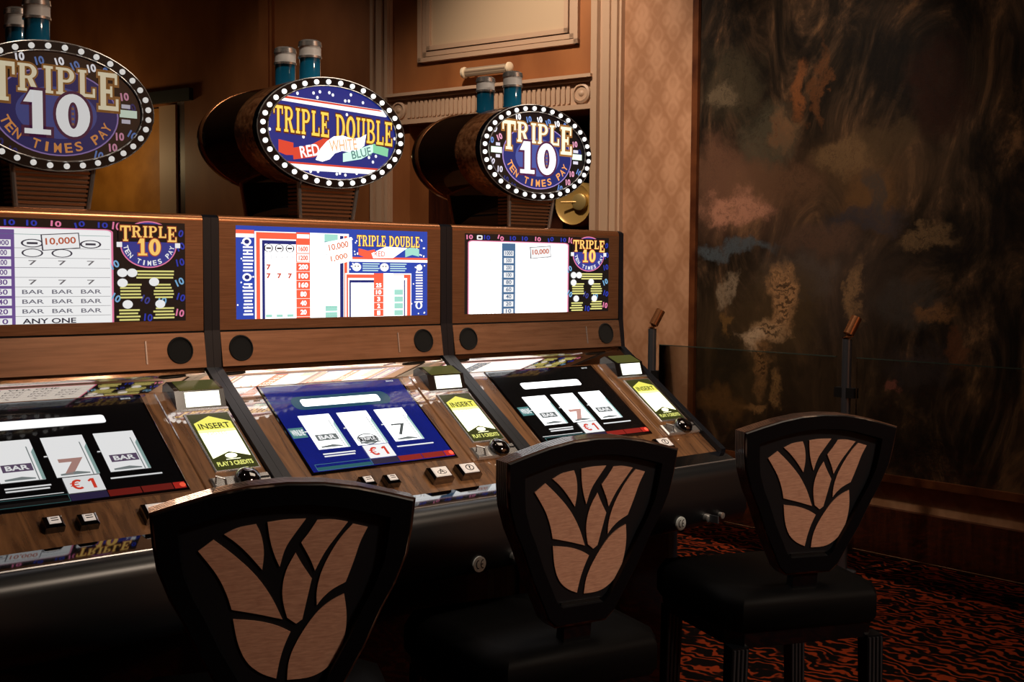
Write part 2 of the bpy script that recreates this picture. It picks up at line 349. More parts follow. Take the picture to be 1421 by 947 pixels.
# tube lamp on the wall above the frieze
tl = empty('tube_lamp', xw(.747, 2.56, 0)); 
def xl(t, z, n): p = Vector(D2 * t + N2 * n); return (p.x, p.y, z)
MB().tube([xl(-.16, 0, .07), xl(.16, 0, .07)], .026, 14).build('glass_tube', pbr('frosted_tube', (190, 170, 145), .25), tl, True)
MB().tube([xl(-.15, .0, .07), xl(.15, 0, .07)], .029, 6).build('tube_cage', pbr('tube_cage_grey', (150, 130, 110), .3), tl, True)
for s in (-1, 1):
    mb = MB(); mb.lathe([(.001, -.034), (.02, -.03), (.034, -.012), (.036, .012), (.028, .026), (.001, .032)], 16, lambda a, c, h: xl(s * (.172 - h * .6), a, .07 + c)); mb.build('end_cap', pbr('ivory_cap', (230, 210, 180), .35), tl, True)
    mb = MB(); mb.tube([xl(s * .12, 0, 0), xl(s * .12, 0, .06)], .01, 8); mb.build('bracket', cream, tl, True)
tag(tl, 'horizontal tube lamp with ivory ends on the wall above the frieze', 'lamp')
# round gilt drum inside the doorway
gd = empty('gilt_drum', xw(.215, 1.735, -.25))
mb = MB(); mb.lathe([(.001, 0), (.12, 0), (.135, .02), (.135, .14), (.125, .16), (.11, .15), (.001, .15)], 32, lambda a, c, h: xl(a, c, h)); mb.build('drum', brass, gd, True)
mb = MB(); mb.lathe([(.001, .15), (.05, .15), (.05, .175), (.04, .18), (.001, .18)], 24, lambda a, c, h: xl(-.05 + a, c + .01, h)); mb.build('boss', pbr('pale_gilt', (214, 186, 120), .35, .6), gd, True)
mb = MB(); mb.tube([xl(-.05, .01, .17), xl(.06, .01, .2)], .006, 8); mb.build('rod', brass, gd, True)
mb = MB(); mb.box(-.14, .14, -1.735, -.10, -.02, .05, xf=lambda t, z, n: xl(t, z, n)); mb.build('stand', redwood, gd)
tag(gd, 'round gilded drum with small boss inside the dark doorway', 'drum')

# ------------------------------------------------------------------ mural
m = pbr('oil_mural', (40, 28, 18), .38, spec=.35)
t, N, Lk, b = nodes(m)
tc = N.new('ShaderNodeTexCoord')
n1 = N.new('ShaderNodeTexNoise'); n1.inputs['Scale'].default_value = 4.5; n1.inputs['Detail'].default_value = 7; n1.inputs['Roughness'].default_value = .65
Lk.new(tc.outputs['Object'], n1.inputs[0])
vs_ = N.new('ShaderNodeVectorMath'); vs_.operation = 'SUBTRACT'; vs_.inputs[1].default_value = (.5, .5, .5); Lk.new(n1.outputs['Color'], vs_.inputs[0])
vm = N.new('ShaderNodeVectorMath'); vm.operation = 'SCALE'; vm.inputs['Scale'].default_value = .36; Lk.new(vs_.outputs[0], vm.inputs[0])
va = N.new('ShaderNodeVectorMath'); va.operation = 'ADD'; Lk.new(tc.outputs['Object'], va.inputs[0]); Lk.new(vm.outputs[0], va.inputs[1])
n2 = N.new('ShaderNodeTexNoise'); n2.inputs['Scale'].default_value = 3.2; n2.inputs['Detail'].default_value = 9; n2.inputs['Roughness'].default_value = .7; n2.inputs['Distortion'].default_value = 1.6
mp = N.new('ShaderNodeMapping'); mp.inputs['Scale'].default_value = (1, 1, .55); Lk.new(tc.outputs['Object'], mp.inputs[0]); Lk.new(mp.outputs[0], n2.inputs[0])
cr = N.new('ShaderNodeValToRGB'); e = cr.color_ramp.elements
e[0].position = .38; e[0].color = (*lin((20, 15, 11)), 1); e[1].position = .7; e[1].color = (*lin((118, 86, 58)), 1)
for ps, c in ((.47, (36, 27, 19)), (.56, (62, 46, 33))): q = e.new(ps); q.color = (*lin(c), 1)
Lk.new(n2.outputs[0], cr.inputs[0])
cur = cr.outputs[0]
# fine brush strokes modulate every patch
n3 = N.new('ShaderNodeTexNoise'); n3.inputs['Scale'].default_value = 16; n3.inputs['Detail'].default_value = 6; n3.inputs['Roughness'].default_value = .7; n3.inputs['Distortion'].default_value = 2.5; Lk.new(va.outputs[0], n3.inputs[0])
st = N.new('ShaderNodeMapRange'); st.inputs['From Min'].default_value = .28; st.inputs['From Max'].default_value = .52; Lk.new(n3.outputs[0], st.inputs['Value'])
def patch(cy_, cz_, ry, rz, rgb, amt=.8, rot=0, stroke=True, hard=.5):
    global cur
    mp = N.new('ShaderNodeMapping'); mp.vector_type = 'TEXTURE'; mp.inputs['Location'].default_value = (0, cy_, cz_); mp.inputs['Rotation'].default_value = (R(rot), 0, 0); mp.inputs['Scale'].default_value = (1, ry, rz)
    Lk.new(va.outputs[0], mp.inputs[0])
    s_ = N.new('ShaderNodeSeparateXYZ'); Lk.new(mp.outputs[0], s_.inputs[0])
    c_ = N.new('ShaderNodeCombineXYZ'); Lk.new(s_.outputs[1], c_.inputs[1]); Lk.new(s_.outputs[2], c_.inputs[2])
    ln = N.new('ShaderNodeVectorMath'); ln.operation = 'LENGTH'; Lk.new(c_.outputs[0], ln.inputs[0])
    mr = N.new('ShaderNodeMapRange'); mr.interpolation_type = 'SMOOTHSTEP'; mr.inputs['From Min'].default_value = 1.15; mr.inputs['From Max'].default_value = hard; mr.inputs['To Max'].default_value = amt
    Lk.new(ln.outputs['Value'], mr.inputs['Value']); fac = mr.outputs[0]
    if stroke:
        mm = N.new('ShaderNodeMath'); mm.operation = 'MULTIPLY'; Lk.new(fac, mm.inputs[0]); Lk.new(st.outputs[0], mm.inputs[1]); fac = mm.outputs[0]
    mx = N.new('ShaderNodeMix'); mx.data_type = 'RGBA'; Lk.new(fac, mx.inputs['Factor']); Lk.new(cur, mx.inputs['A']); mx.inputs['B'].default_value = (*lin(rgb), 1); cur = mx.outputs['Result']
for q in ((1.55, 1.75, .5, .32, (116, 82, 64)), (1.5, .9, .45, .5, (80, 62, 40)), (1.0, 1.3, .55, .45, (74, 60, 52)), (.8, 1.8, .5, .3, (84, 62, 42)), (.95, .75, .5, .3, (60, 46, 34))): patch(*q, .55, 0, False, .1)
for q in (
    (1.61, 2.29, 0.207, 0.223, (60, 52, 38)),
    (1.69, 2.24, 0.114, 0.090, (96, 82, 64)),
    (1.19, 2.20, 0.059, 0.158, (120, 72, 40)),
    (1.07, 2.26, 0.033, 0.207, (90, 56, 32)),
    (1.31, 2.02, 0.070, 0.086, (150, 96, 60)),
    (1.38, 2.01, 0.175, 0.181, (70, 64, 50)),
    (1.68, 1.83, 0.211, 0.188, (96, 66, 50)),
    (1.55, 1.67, 0.27, 0.10, (166, 116, 94)),
    (1.31, 1.79, 0.296, 0.108, (90, 64, 46)),
    (1.57, 1.45, 0.317, 0.053, (70, 78, 84)),
    (0.90, 1.87, 0.191, 0.088, (104, 80, 54)),
    (0.71, 1.95, 0.218, 0.083, (70, 54, 36)),
    (0.76, 1.69, 0.167, 0.168, (94, 66, 40)),
    (0.81, 1.59, 0.260, 0.074, (48, 46, 52)),
    (0.50, 1.48, 0.18, 0.06, (100, 78, 54)),
    (1.05, 1.49, 0.239, 0.104, (84, 62, 50)),
    (1.17, 1.28, 0.247, 0.143, (80, 70, 64)),
    (0.76, 1.72, 0.068, 0.134, (60, 54, 50)),
    (0.57, 1.19, 0.211, 0.132, (56, 50, 46)),
    (0.46, 2.15, 0.169, 0.255, (44, 20, 12)),
    (0.71, 2.25, 0.146, 0.231, (12, 9, 8)),
    (1.25, 1.14, 0.253, 0.253, (70, 54, 34)),
    (1.27, 1.19, 0.095, 0.19, (172, 128, 88)),
    (1.35, 1.04, 0.125, 0.085, (172, 136, 100)),
    (1.45, 0.98, 0.085, 0.08, (186, 158, 128)),
    (1.39, 0.84, 0.075, 0.15, (136, 98, 62)),
    (1.43, 0.65, 0.109, 0.037, (150, 110, 70)),
    (1.26, 0.70, 0.048, 0.102, (140, 104, 66)),
    (1.61, 0.90, 0.104, 0.228, (36, 30, 22)),
    (1.60, 1.03, 0.038, 0.083, (110, 80, 44)),
    (1.65, 0.63, 0.190, 0.100, (104, 72, 40)),
    (0.84, 1.22, 0.05, 0.17, (130, 100, 70)),
    (0.43, 1.16, 0.12, 0.06, (104, 72, 44)),
    (0.53, 0.90, 0.209, 0.099, (48, 40, 40)),
    (0.64, 0.81, 0.044, 0.047, (120, 70, 60)),
    (0.33, 1.00, 0.054, 0.096, (80, 48, 30)),
    (0.59, 0.59, 0.315, 0.167, (24, 18, 12)),
    (0.41, 0.48, 0.300, 0.131, (16, 11, 8)),
    (1.62, 1.24, 0.057, 0.113, (130, 112, 92)),
    ): patch(*q)
# striped flanks
wv = N.new('ShaderNodeTexWave'); wv.bands_direction = 'Z'; wv.inputs['Scale'].default_value = 9; wv.inputs['Distortion'].default_value = 5; Lk.new(va.outputs[0], wv.inputs[0])
for (cy_, cz_, ry, rz) in ((1.27, 1.19, .07, .15), (1.35, 1.04, .09, .05), (1.39, .84, .05, .11)):
    base_cur = cur; patch(cy_, cz_, ry, rz, (30, 20, 14), .7, 0, False)
    mx = cur.node; fl = mx.inputs['Factor'].links[0].from_socket
    mm = N.new('ShaderNodeMath'); mm.operation = 'MULTIPLY'; Lk.new(fl, mm.inputs[0])
    gt = N.new('ShaderNodeMath'); gt.operation = 'GREATER_THAN'; gt.inputs[1].default_value = .62; Lk.new(wv.outputs['Fac'], gt.inputs[0]); Lk.new(gt.outputs[0], mm.inputs[1]); Lk.new(mm.outputs[0], mx.inputs['Factor'])
Lk.new(cur, b.inputs['Base Color'])
bp = N.new('ShaderNodeBump'); bp.inputs['Strength'].default_value = .25; bp.inputs['Distance'].default_value = .003; Lk.new(n3.outputs[0], bp.inputs['Height']); Lk.new(bp.outputs[0], b.inputs['Normal'])
mu = empty('mural', (0, 0, 0))
PY0, PY1, PZ0, PZ1 = -1.9, 1.867, .354, 3.4
MB().box(WX - .025, WX - .002, PY0 + .02, PY1 - .02, PZ0 + .02, PZ1 - .02).build('canvas', m, mu)
fm = noise_mix(pbr('frame_wood', (84, 44, 22), .35), (66, 32, 16), (100, 56, 30), 8, (1, 1, 1))
def fbar(y0, y1, z0, z1): MB().box(WX - .045, WX - .002, y0, y1, z0, z1).build('frame_bar', fm, mu)
fbar(PY0, PY0 + .04, PZ0, PZ1); fbar(PY1 - .04, PY1, PZ0, PZ1); fbar(PY0 + .04, PY1 - .04, PZ0, PZ0 + .035); fbar(PY0 + .04, PY1 - .04, PZ1 - .035, PZ1)
tag(mu, 'huge dark oil mural with a tiger in a brown landscape, thin wooden frame', 'painting')

# ------------------------------------------------------------------ glass barrier in front of the mural
GX = 3.2953
posts = [(.611, 'steel barrier post with bent copper top before the mural, behind the rightmost chair'), (1.757, 'steel barrier post with bent copper top beside the rightmost slot machine')]
for y_, lb in posts:
    p = empty('barrier_post', (GX, y_, 0))
    MB().tube([(0, 0, .012), (0, 0, 1.035)], .021, 16).build('post', steel, p, True)
    MB().lathe([(.06, 0), (.06, .012), (.028, .02)], 20, lambda a, c, h: (a, c, h)).build('base_plate', steel, p, True)
    MB().tube([(0, 0, 1.035), (.006, -.002, 1.055), (.045, -.016, 1.128)], .0235, 16).build('bent_top', copper, p, True)
    for z_ in (.80, .30):
        mb = MB(); mb.box(-.018, .018, -.05, .05, z_ - .022, z_ + .022); mb.build('glass_clip', black_matt, p)
    tag(p, lb, 'post', 'glass barrier posts')
gm = bpy.data.materials.new('clear_glass'); gm.use_nodes = True
t, N, Lk, b = nodes(gm)
tr = N.new('ShaderNodeBsdfTransparent'); tr.inputs[0].default_value = (.93, .94, .92, 1); gl = N.new('ShaderNodeBsdfGlossy'); gl.inputs['Roughness'].default_value = .03
fz = N.new('ShaderNodeFresnel'); fz.inputs[0].default_value = 1.5; mx = N.new('ShaderNodeMixShader')
Lk.new(fz.outputs[0], mx.inputs[0]); Lk.new(tr.outputs[0], mx.inputs[1]); Lk.new(gl.outputs[0], mx.inputs[2]); Lk.new(mx.outputs[0], N['Material Output'].inputs['Surface'])
edge_m = pbr('glass_edge', (60, 72, 66), .2)
for y0, y1, lb in ((.663, 1.705, 'clear glass pane between the two barrier posts'), (-.483, .559, 'clear glass pane right of the barrier post behind the rightmost chair')):
    g = MB().box(GX - .005, GX + .005, y0, y1, .12, .953).build('glass_pane', gm)
    MB().box(GX - .005, GX + .005, y0, y1, .953, .957).build('pane_edge', edge_m, g)
    tag(g, lb, 'glass pane', 'glass barrier panes')

# ------------------------------------------------------------------ slot machines
W = .625; SS = .0187; ZT, ZB = 1.431, 1.1862
A = Vector((0, -.0044, 1.1093)); B_ = Vector((0, -.3665, .854)); SL = (B_ - A).length; ED = (B_ - A).normalized(); NS = Vector((0, ED.z, -ED.y))
if NS.z < 0: NS = -NS
def xs(u, v, n=0): p = A + ED * v + NS * n; return (u, p.y, p.z)          # slope: u across, v down the slope, n out
GL, GR, GT, GB = .0574, .5666, 1.4103, 1.2082
def xg(u, v, n=0): return (GL + u * (GR - GL), -.006 - n, GT - v * (GT - GB))  # pay glass: u right, v down
WHITE = (255, 255, 255)

def pay_glass_stars(p, g):
    w3 = (WHITE, 1.75 * g); w2 = ((255, 252, 245), 1.15 * g); bl = ((32, 66, 168), .95 * g); dbl = ((20, 40, 120), .8 * g); rd = ((226, 84, 58), 1.25 * g); tl = ((150, 205, 190), 1.1 * g); gd = ((255, 205, 96), 1.3 * g); ds = ((60, 50, 60), .3 * g)
    P = Print(True, .397); P.rect(0, 0, 1, 1, bl, 0)
    P.rect(0, .045, .085, .085, rd); P.rect(0, .085, .085, .125, w2)
    random.seed(3)
    def stars(n, u0, u1, v0, v1):
        for _ in range(n): P.ell(random.uniform(u0, u1), random.uniform(v0, v1), .004, .01, w2, 2, 6)
    stars(14, .005, .08, .16, .98); stars(9, .57, .62, .06, .3); stars(10, .91, .99, .06, .3); stars(12, .9, .995, .38, .98); stars(5, .55, .6, .38, .46)
    for v in [.22 + .036 * i for i in range(21)]:
        if .5 < v < .6: continue
        w_ = random.uniform(.018, .026); P.rect(.055 - w_, v, .055 + w_, v + .018, w2, 2)
    for v in (.17, .55): P.ell(.05, v, .021, .042, w2, 2); P.ell(.05, v, .012, .024, dbl, 3)
    # main table
    P.rect(.087, .055, .56, 1, w2, 1); P.rect(.094, .065, .3, .135, rd, 2); P.rect(.094, .065, .112, 1, rd, 2); P.rect(.122, .15, .5, 1, dbl, 2); P.rect(.135, .19, .29, 1, w3, 3)
    P.rect(.287, .055, .357, 1, rd, 4); P.rect(.357, .06, .43, 1, w3, 4); P.rect(.43, .065, .5, .15, tl, 4); P.rect(.43, .16, .5, 1, w3, 4); P.rect(.512, .08, .53, 1, dbl, 3); P.rect(.534, .08, .55, 1, rd, 3)
    nums = ['1600', '1200', '200', '100', '160', '80', '40', '20']
    for i, s in enumerate(nums):
        v = .235 + i * .1; P.rect(.291, v - .043, .353, v + .043, w2 if i < 2 else rd, 5)
        P.text(s, .322, v, .046 if len(s) > 2 else .03, .055, (rd if i < 2 else w3), 6, bold=.03)
        P.rect(.43, v + .05, .5, v + .053, ds, 5)
        P.rect(.287, v + .048, .357, v + .052, w2, 6)
    P.rect(.291, .075, .353, .12, w2, 5)
    for i in range(3):
        P.ring(.152 + i * .052, .235, .022, .045, .006, ds, 5, 20); P.rect(.14 + i * .052, .225, .164 + i * .052, .245, ds, 5)
        P.ring(.152 + i * .052, .33, .016, .03, .003, ((150, 150, 150), .8), 5, 16)
        for vv in (.44, .535):
            if vv < .5 and i > 0: continue
            P.text('7', .152 + i * .052, vv, .022, .06, ((214, 90, 70), .8 * g), 5, bold=.06)
        P.rect(.137 + i * .052, .955, .168 + i * .052, .985, tl, 5)
    for v in (.9, .97): P.rect(.434, v - .03, .496, v + .03, tl, 5)
    # tilted award plate
    P.poly([(.43, .16), (.572, .09), (.575, .36), (.433, .43)], w3, 7); P.poly([(.432, .295), (.5735, .225), (.5735, .23), (.432, .3)], ds, 8)
    P.text('10,000', .503, .198, .105, .085, ((220, 120, 84), .9 * g), 8, rot=-11, bold=.03); P.text('1,000', .505, .325, .09, .075, ((226, 130, 92), .9 * g), 8, rot=-11, bold=.03)
    # title
    P.slab('TRIPLE DOUBLE', .777, .065, .35, -.125, ((120, 40, 20), .8 * g), 4, .05); P.slab('TRIPLE DOUBLE', .777, .065, .35, -.125, gd, 5)
    P.poly([(.61, .215), (.66, .24), (.70, .225), (.70, .30), (.66, .33), (.61, .29)], rd, 4); P.poly([(.68, .27), (.76, .19), (.88, .2), (.8, .32), (.69, .325)], w3, 5); P.poly([(.87, .21), (.91, .19), (.95, .21), (.95, .3), (.91, .28), (.87, .31)], tl, 4)
    P.text('RED', .725, .275, .06, .06, rd, 6, bold=.02)
    P.rect(.57, .315, 1, .34, rd, 2); P.rect(.57, .34, 1, .37, w2, 2)
    for c in (.6, .752):
        P.ell(c, .43, .024, .047, w2, 4); P.ell(c - .008, .42, .004, .008, ds, 5, 8); P.ell(c + .008, .42, .004, .008, ds, 5, 8)
        for k in range(4): P.rect(c + .032, .385 + k * .026, c + .125 - .008 * (k % 2), .398 + k * .026, ((190, 225, 225), 1. * g), 4)
    # small table
    P.rect(.538, .5, .905, 1, w2, 4); P.rect(.545, .515, .9, .555, rd, 5); P.rect(.545, .515, .553, 1, rd, 5); P.rect(.88, .515, .9, 1, rd, 5); P.rect(.56, .58, .868, 1, dbl, 5)
    P.rect(.568, .61, .695, 1, w3, 6); P.rect(.692, .5, .745, 1, rd, 7); P.rect(.745, .5, .8, 1, w3, 7); P.rect(.8, .52, .86, 1, w3, 7)
    for i, s in enumerate(('25', '10', '3', '2', '1')):
        v = .64 + i * .08; P.text(s, .718, v, .03 if len(s) > 1 else .016, .05, w3, 8, bold=.03); P.rect(.692, v + .038, .745, v + .043, w2, 8); P.rect(.805, v - .03, .855, v + .035, tl if i > 0 else w3, 8)
    for v in [.48 + .032 * i for i in range(12)]: P.rect(.932, v, .972, v + .015, w2, 2)
    P.ell(.952, .43, .018, .036, w2, 2); P.ring(.95, .88, .02, .045, .01, w2, 3); P.build('pay_table_print', p, xg)

def pay_glass_ten(p, g, wh, col):
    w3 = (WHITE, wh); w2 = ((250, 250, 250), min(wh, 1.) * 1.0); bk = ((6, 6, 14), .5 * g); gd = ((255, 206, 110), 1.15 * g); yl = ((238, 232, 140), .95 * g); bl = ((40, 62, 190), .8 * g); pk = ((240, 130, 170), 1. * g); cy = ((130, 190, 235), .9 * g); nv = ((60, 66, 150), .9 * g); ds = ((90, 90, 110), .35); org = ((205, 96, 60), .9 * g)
    P = Print(True, .397); P.rect(0, 0, 1, 1, bk, 0)
    P.rrect(.02, .085, .7, 1.06, .03, pk, 1); P.rrect(.025, .095, .692, 1.05, .026, w2, 2); P.rrect(.03, .105, .686, 1.04, .022, w3, 3)
    # clip the table foot to the glass edge by covering with the frame below
    P.rect(.235, .11, .325, 1.0, (col, .9 * g), 5)
    for i in range(9):
        v = .235 + i * .092; s = ['1000', '500', '200', '100', '80', '60', '40', '20', '10'][i]
        P.rect(.248, v - .03, .312, v + .035, w2, 6); P.text(s, .28, v, .05 if len(s) > 3 else .036, .05, (col, .8 * g), 7, bold=.02)
        P.rect(.03, v + .045, .235, v + .048, ds, 5); P.rect(.325, v + .045, .686, v + .048, ds, 5)
        for k in range(3):
            c = .39 + k * .11
            if wh < 1.5:
                if i == 0: P.ring(c, v, .042, .04, .008, ds, 5, 20); P.rect(c - .02, v - .01, c + .02, v + .01, ds, 5)
                elif i == 1 and k < 2: P.ring(c, v, .04, .04, .007, ds, 5, 20)
                elif i in (2, 4): P.text('7', c, v, .03, .045, ((140, 136, 140), .5), 5, bold=.01)
                elif i in (5, 6, 7): P.text('BAR', c, v, .08, .04, ((140, 140, 155), .5), 5, bold=.01)
            elif i < 2 or i == 8: P.ring(.07 + k * .055, v, .022, .035, .004, ((190, 180, 160), .9), 5, 16)
    if wh < 1.5: P.text('ANY ONE', .45, .972, .2, .05, ((70, 70, 90), .4), 5, bold=.02)
    P.rect(.03, .15, .686, .154, ((90, 160, 150), .6), 5)
    P.poly([(.42, .15), (.565, .125), (.57, .275), (.425, .305)], ds, 7); P.poly([(.425, .157), (.561, .134), (.566, .268), (.43, .297)], w2, 8); P.text('10,000', .495, .212, .115, .075, org, 9, rot=-4, bold=.02)
    random.seed(11)
    for i, u in enumerate((.02, .13, .22, .3, .38, .47, .56, .65)): P.text('10', u + .01, .045, .04, .055, (pk, bl, pk, bl, bl, pk, bl, bl)[i], 2, rot=random.uniform(-25, 25), bold=.03)
    P.rrect(.075, .02, .11, .075, .008, w2, 3); P.rect(.083, .035, .102, .06, bk, 4)
    for u, v, c in ((.715, .05, pk), (.975, .1, bl), (.98, .24, bl), (.978, .4, bl), (.975, .6, cy), (.98, .76, bl), (.975, .92, pk), (.705, .43, cy), (.71, .76, cy), (.83, .78, nv), (.9, .79, cy), (.84, .96, bl)):
        P.text('10', u, v, .035, .075, c, 2, rot=random.uniform(-30, 30), bold=.03)
    # emblem
    P.ell(.845, .225, .118, .235, pk, 3, 40); P.ell(.845, .225, .113, .223, ((52, 60, 150), .9 * g), 4, 40); P.rect(.72, .02, .97, .2, bk, 5)
    P.rect(.713, .205, .735, .255, w2, 5); P.rect(.955, .205, .977, .255, w2, 5)
    P.slab('TRIPLE', .845, .04, .235, -.115, ((150, 60, 40), .9 * g), 6, .06, 1.35); P.slab('TRIPLE', .845, .04, .235, -.115, gd, 7, 0, 1.35)
    P.slab('10', .845, .165, .095, -.17, ((190, 80, 50), .9 * g), 8, .06); P.slab('10', .845, .165, .095, -.17, gd, 9)
    P.arctext('TEN TIMES PAY', .845, .225, .097, .187, 170, 10, .05, w2, 8)
    # pay rules in two columns of small print
    def lines(u0, u1, v0, n):
        for k in range(n): P.rect(u0 + random.uniform(0, .012), v0 + k * .032, u1 - random.uniform(0, .015), v0 + .017 + k * .032, yl, 3)
    lines(.79, .95, .485, 3); lines(.72, .82, .62, 5); lines(.86, .95, .62, 5); lines(.71, .81, .875, 4); lines(.86, .955, .86, 4)
    for u, v in ((.735, .51), (.775, .51), (.735, .61), (.865, .6), (.755, .825), (.89, .825)): P.ell(u, v, .021, .043, w2, 4, 16)
    # keep the box inside the glass edge
    for it in P.it: it[0][:] = [(a, min(c, 1.)) for a, c in it[0]]
    P.build('pay_table_print', p, xg)

def make_machine(k, label, kind, g, wh, reel_rgb, tcol):
    root = empty('slot_machine', (k * W, 0, 0))
    # side cheeks (black strips running down both sides)
    prof = [(.34, 0), (.34, ZT), (.008, ZT), (-.006, ZT - .006), (-.008, ZB), (-.016, 1.108)]
    e1 = xs(0, SL + .004, .012); prof += [(e1[1] - .004, e1[2]), (-.372, .80), (-.30, .68), (-.22, .66), (-.22, 0)]
    for x0, x1 in ((.0, SS - .0005), (W - SS + .0005, W)):
        mb = MB(); mb.prism(prof, lambda y, z, x: (x, y, z), x0 + .0003, x1 - .0003); mb.build('side_cheek', cheek, root)
    # cabinet body between the cheeks
    a, b_ = SS, W - SS
    mb = MB(); bp = [(.33, .0), (.33, ZT - .01), (.012, ZT - .01), (.012, 1.11), (A.y + .02, 1.08), (-.34, .83), (-.34, .70), (-.22, .66), (-.22, 0)]
    mb.prism(bp, lambda y, z, x: (x, y, z), a, b_); mb.build('cabinet', black_matt, root)
    # top trim with rounded edge
    mb = MB(); tp = [(.335, ZT - .012), (.335, ZT), (.006, ZT)] + [(.006 + .012 * math.cos(R(q)), ZT - .012 + .012 * math.sin(R(q))) for q in (105, 130, 155, 180)] + [(-.006, ZT - .014)]
    mb.prism(tp, lambda y, z, x: (x, y, z), a, b_); mb.build('top_trim', copper, root, True, 60)
    # face frame round the pay glass
    mb = MB()
    for x0, x1, z0, z1 in ((a, b_, GT, ZT - .014), (a, b_, ZB, GB), (a, GL, GB, GT), (GR, b_, GB, GT)): mb.box(x0, x1, -.006, .012, z0, z1)
    mb.build('face_frame', bronze, root)
    gls = MB().box(GL, GR, -.0055, .006, GB, GT).build('pay_glass', gloss_black, root)
    if kind == 'stars': pay_glass_stars(gls, g)
    else: pay_glass_ten(gls, g, wh, tcol)
    # speaker panel, leaning a little forward
    z0, z1 = 1.1093, ZB - .004
    def xp(u, z, n=0): f_ = (z1 - z) / (z1 - z0); return (u, -.004 - .012 * f_ - n, z)
    mb = MB(); mb.box(a, b_, z0, z1, -.015, .004, xf=lambda x, z, n: xp(x, z, n)); sp_ = mb.build('speaker_panel', panelwood, root)
    mb = MB(); mb.box(a, b_, z1, ZB, -.01, .0, xf=lambda x, z, n: xp(x, z, n)); mb.build('dark_seam', blk_in, sp_)
    mb = MB(); mb.box(.475, .478, z0 + .012, z1 - .014, .003, .0055, xf=lambda x, z, n: xp(x, z, n)); mb.build('seam_highlight', chrome, sp_)  # chrome strip stands in for the highlight along an inset seam
    for cx in (.064, .550):
        mb = MB(); mb.lathe([(.028, .003), (.028, .0062), (.0255, .0068), (.0245, .0045), (.001, .0045)], 28, lambda p, q, h: xp(cx + p, 1.147 + q, h)); mb.build('speaker_grille', blk_in, sp_, True)
    # sloping lacquered deck
    mb = MB(); mb.box(a, b_, .0, SL, -.012, 0, xf=xs); dk = mb.build('sloping_deck', wood, root)
    mb = MB(); mb.box(a, b_, .001, .074, -.001, .0012, xf=xs); mb.build('polished_strip', mirror_m, root)
    mb = MB(); mb.bevbox(.468, b_ - .002, .076, .372, 0, .0035, .0015, xf=lambda u, v, n: xs(u, v, n)); mb.build('note_plate', wood, root)
    # reel glass
    u0, u1, v0, v1 = .0769, .4335, .0826, .3477
    rg = MB().bevbox(u0 - .006, u1 + .006, v0 - .006, v1 + .006, 0, .003, .0015, xf=xs).build('reel_glass', gloss_black, root)
    RG = .35 if kind != 'stars' else .62
    P = Print(); off = .003
    w3 = (WHITE, 2.2 if k >= 0 else .72); w2 = ((245, 245, 245), 1.0 if k >= 0 else .7); tl = ((90, 150, 150), .7 if k >= 0 else .3); rd = ((150, 22, 14), .8 if k >= 0 else .35); gy = ((120, 128, 128), .8); bright = ((255, 90, 60), 1.4 if k >= 0 else .8)
    base = (reel_rgb, .9)
    P.rect(u0, v0, u1, v1, base, 0)
    if kind == 'stars': P.rrect(.125, .12, .375, .163, .02, ((20, 84, 110), .7), 1)
    P.rrect(.148, .130, .347, .153, .006, (WHITE, 3.2 if k >= 0 else 1.), 2)
    for i, c in enumerate((.1575, .2525, .3485)):
        P.rect(c - .038, .181, c + .038, .286, w3, 2)
        P.rect(c + .026, .2, c + .028, .286, gy, 3); P.poly([(c + .032, .215), (c + .038, .205), (c + .038, .286), (c + .032, .286)], ((170, 205, 200), 1. if k >= 0 else .5), 3)  # side shade of the reel painted in as flat tints
        P.rect(c - .045, .229, c - .039, .232, w2, 3)
        if i == 1 and kind == 'stars':
            P.ring(c - .005, .27, .026, .017, .003, gy, 4); P.rect(c - .027, .263, c + .017, .277, ((70, 76, 80), .5), 5); P.text('TRIPLE', c - .005, .270, .036, -.009, w2, 6, bold=.03)
        elif (i == 1 and kind != 'stars'): P.text('7', c - .002, .262, .045, -.042, ((196, 150, 140), 1.1 if k >= 0 else .6), 4, bold=.04)
        elif i == 2 and kind == 'stars': P.text('7', c - .004, .25, .036, -.036, ((96, 104, 104), .6), 4, bold=.0)
        else:
            P.rect(c - .028, .243, c + .024, .262, gy if k >= 0 else ((110, 90, 120), .5), 4); P.text('BAR', c - .002, .2525, .04, -.012, w2, 5, bold=.03)
        P.poly([(c - .03, .279), (c, .275), (c + .022, .28), (c + .022, .283), (c - .03, .283)], gy, 4)
    P.rect(.079, .216, .114, .247, tl, 2); P.text('WINLINE', .0965, .2315, .029, -.018, w2, 3, bold=.03)
    P.rect(.222, .289, .288, .3285, w2, 4); er = ((222, 60, 40), .9 if k >= 0 else .7); P.ring(.2445, .309, .0115, .0125, .0048, er, 5, 20, 50, 310); P.rect(.2305, .3045, .2455, .3067, er, 5); P.rect(.2305, .3105, .2455, .3127, er, 5); P.rect(.2685, .297, .2745, .3215, er, 5); P.poly([(.2625, .3015), (.2685, .297), (.2685, .3025), (.2645, .305)], er, 5)
    for j in range(2): P.rect(.122, .299 + j * .007, .2 - .004 * j, .3025 + j * .007, w2, 2)
    P.rect(.305, .3, .402, .3035, w2, 2); P.rect(.15 if kind == 'stars' else .085, .3225, .215, .324, w2, 2) if kind != 'stars' else None
    P.frame(.088, .3275, .221, .346, .001, tl, 2); P.rect(.09, .336, .219, .344, ((30, 110, 118), .6) if kind == 'stars' else base, 1)
    P.rect(.222, .33, .288, .346, ((38, 30, 70), .6), 2)
    P.rect(.2895, .33, .349, .346, rd, 2); P.rect(.351, .33, .409, .346, rd, 2); P.rect(.411, .33, .4335, .346, ((190, 30, 20), 1. if k >= 0 else .6), 2); P.ell(.428, .338, .006, .006, bright, 3, 12)
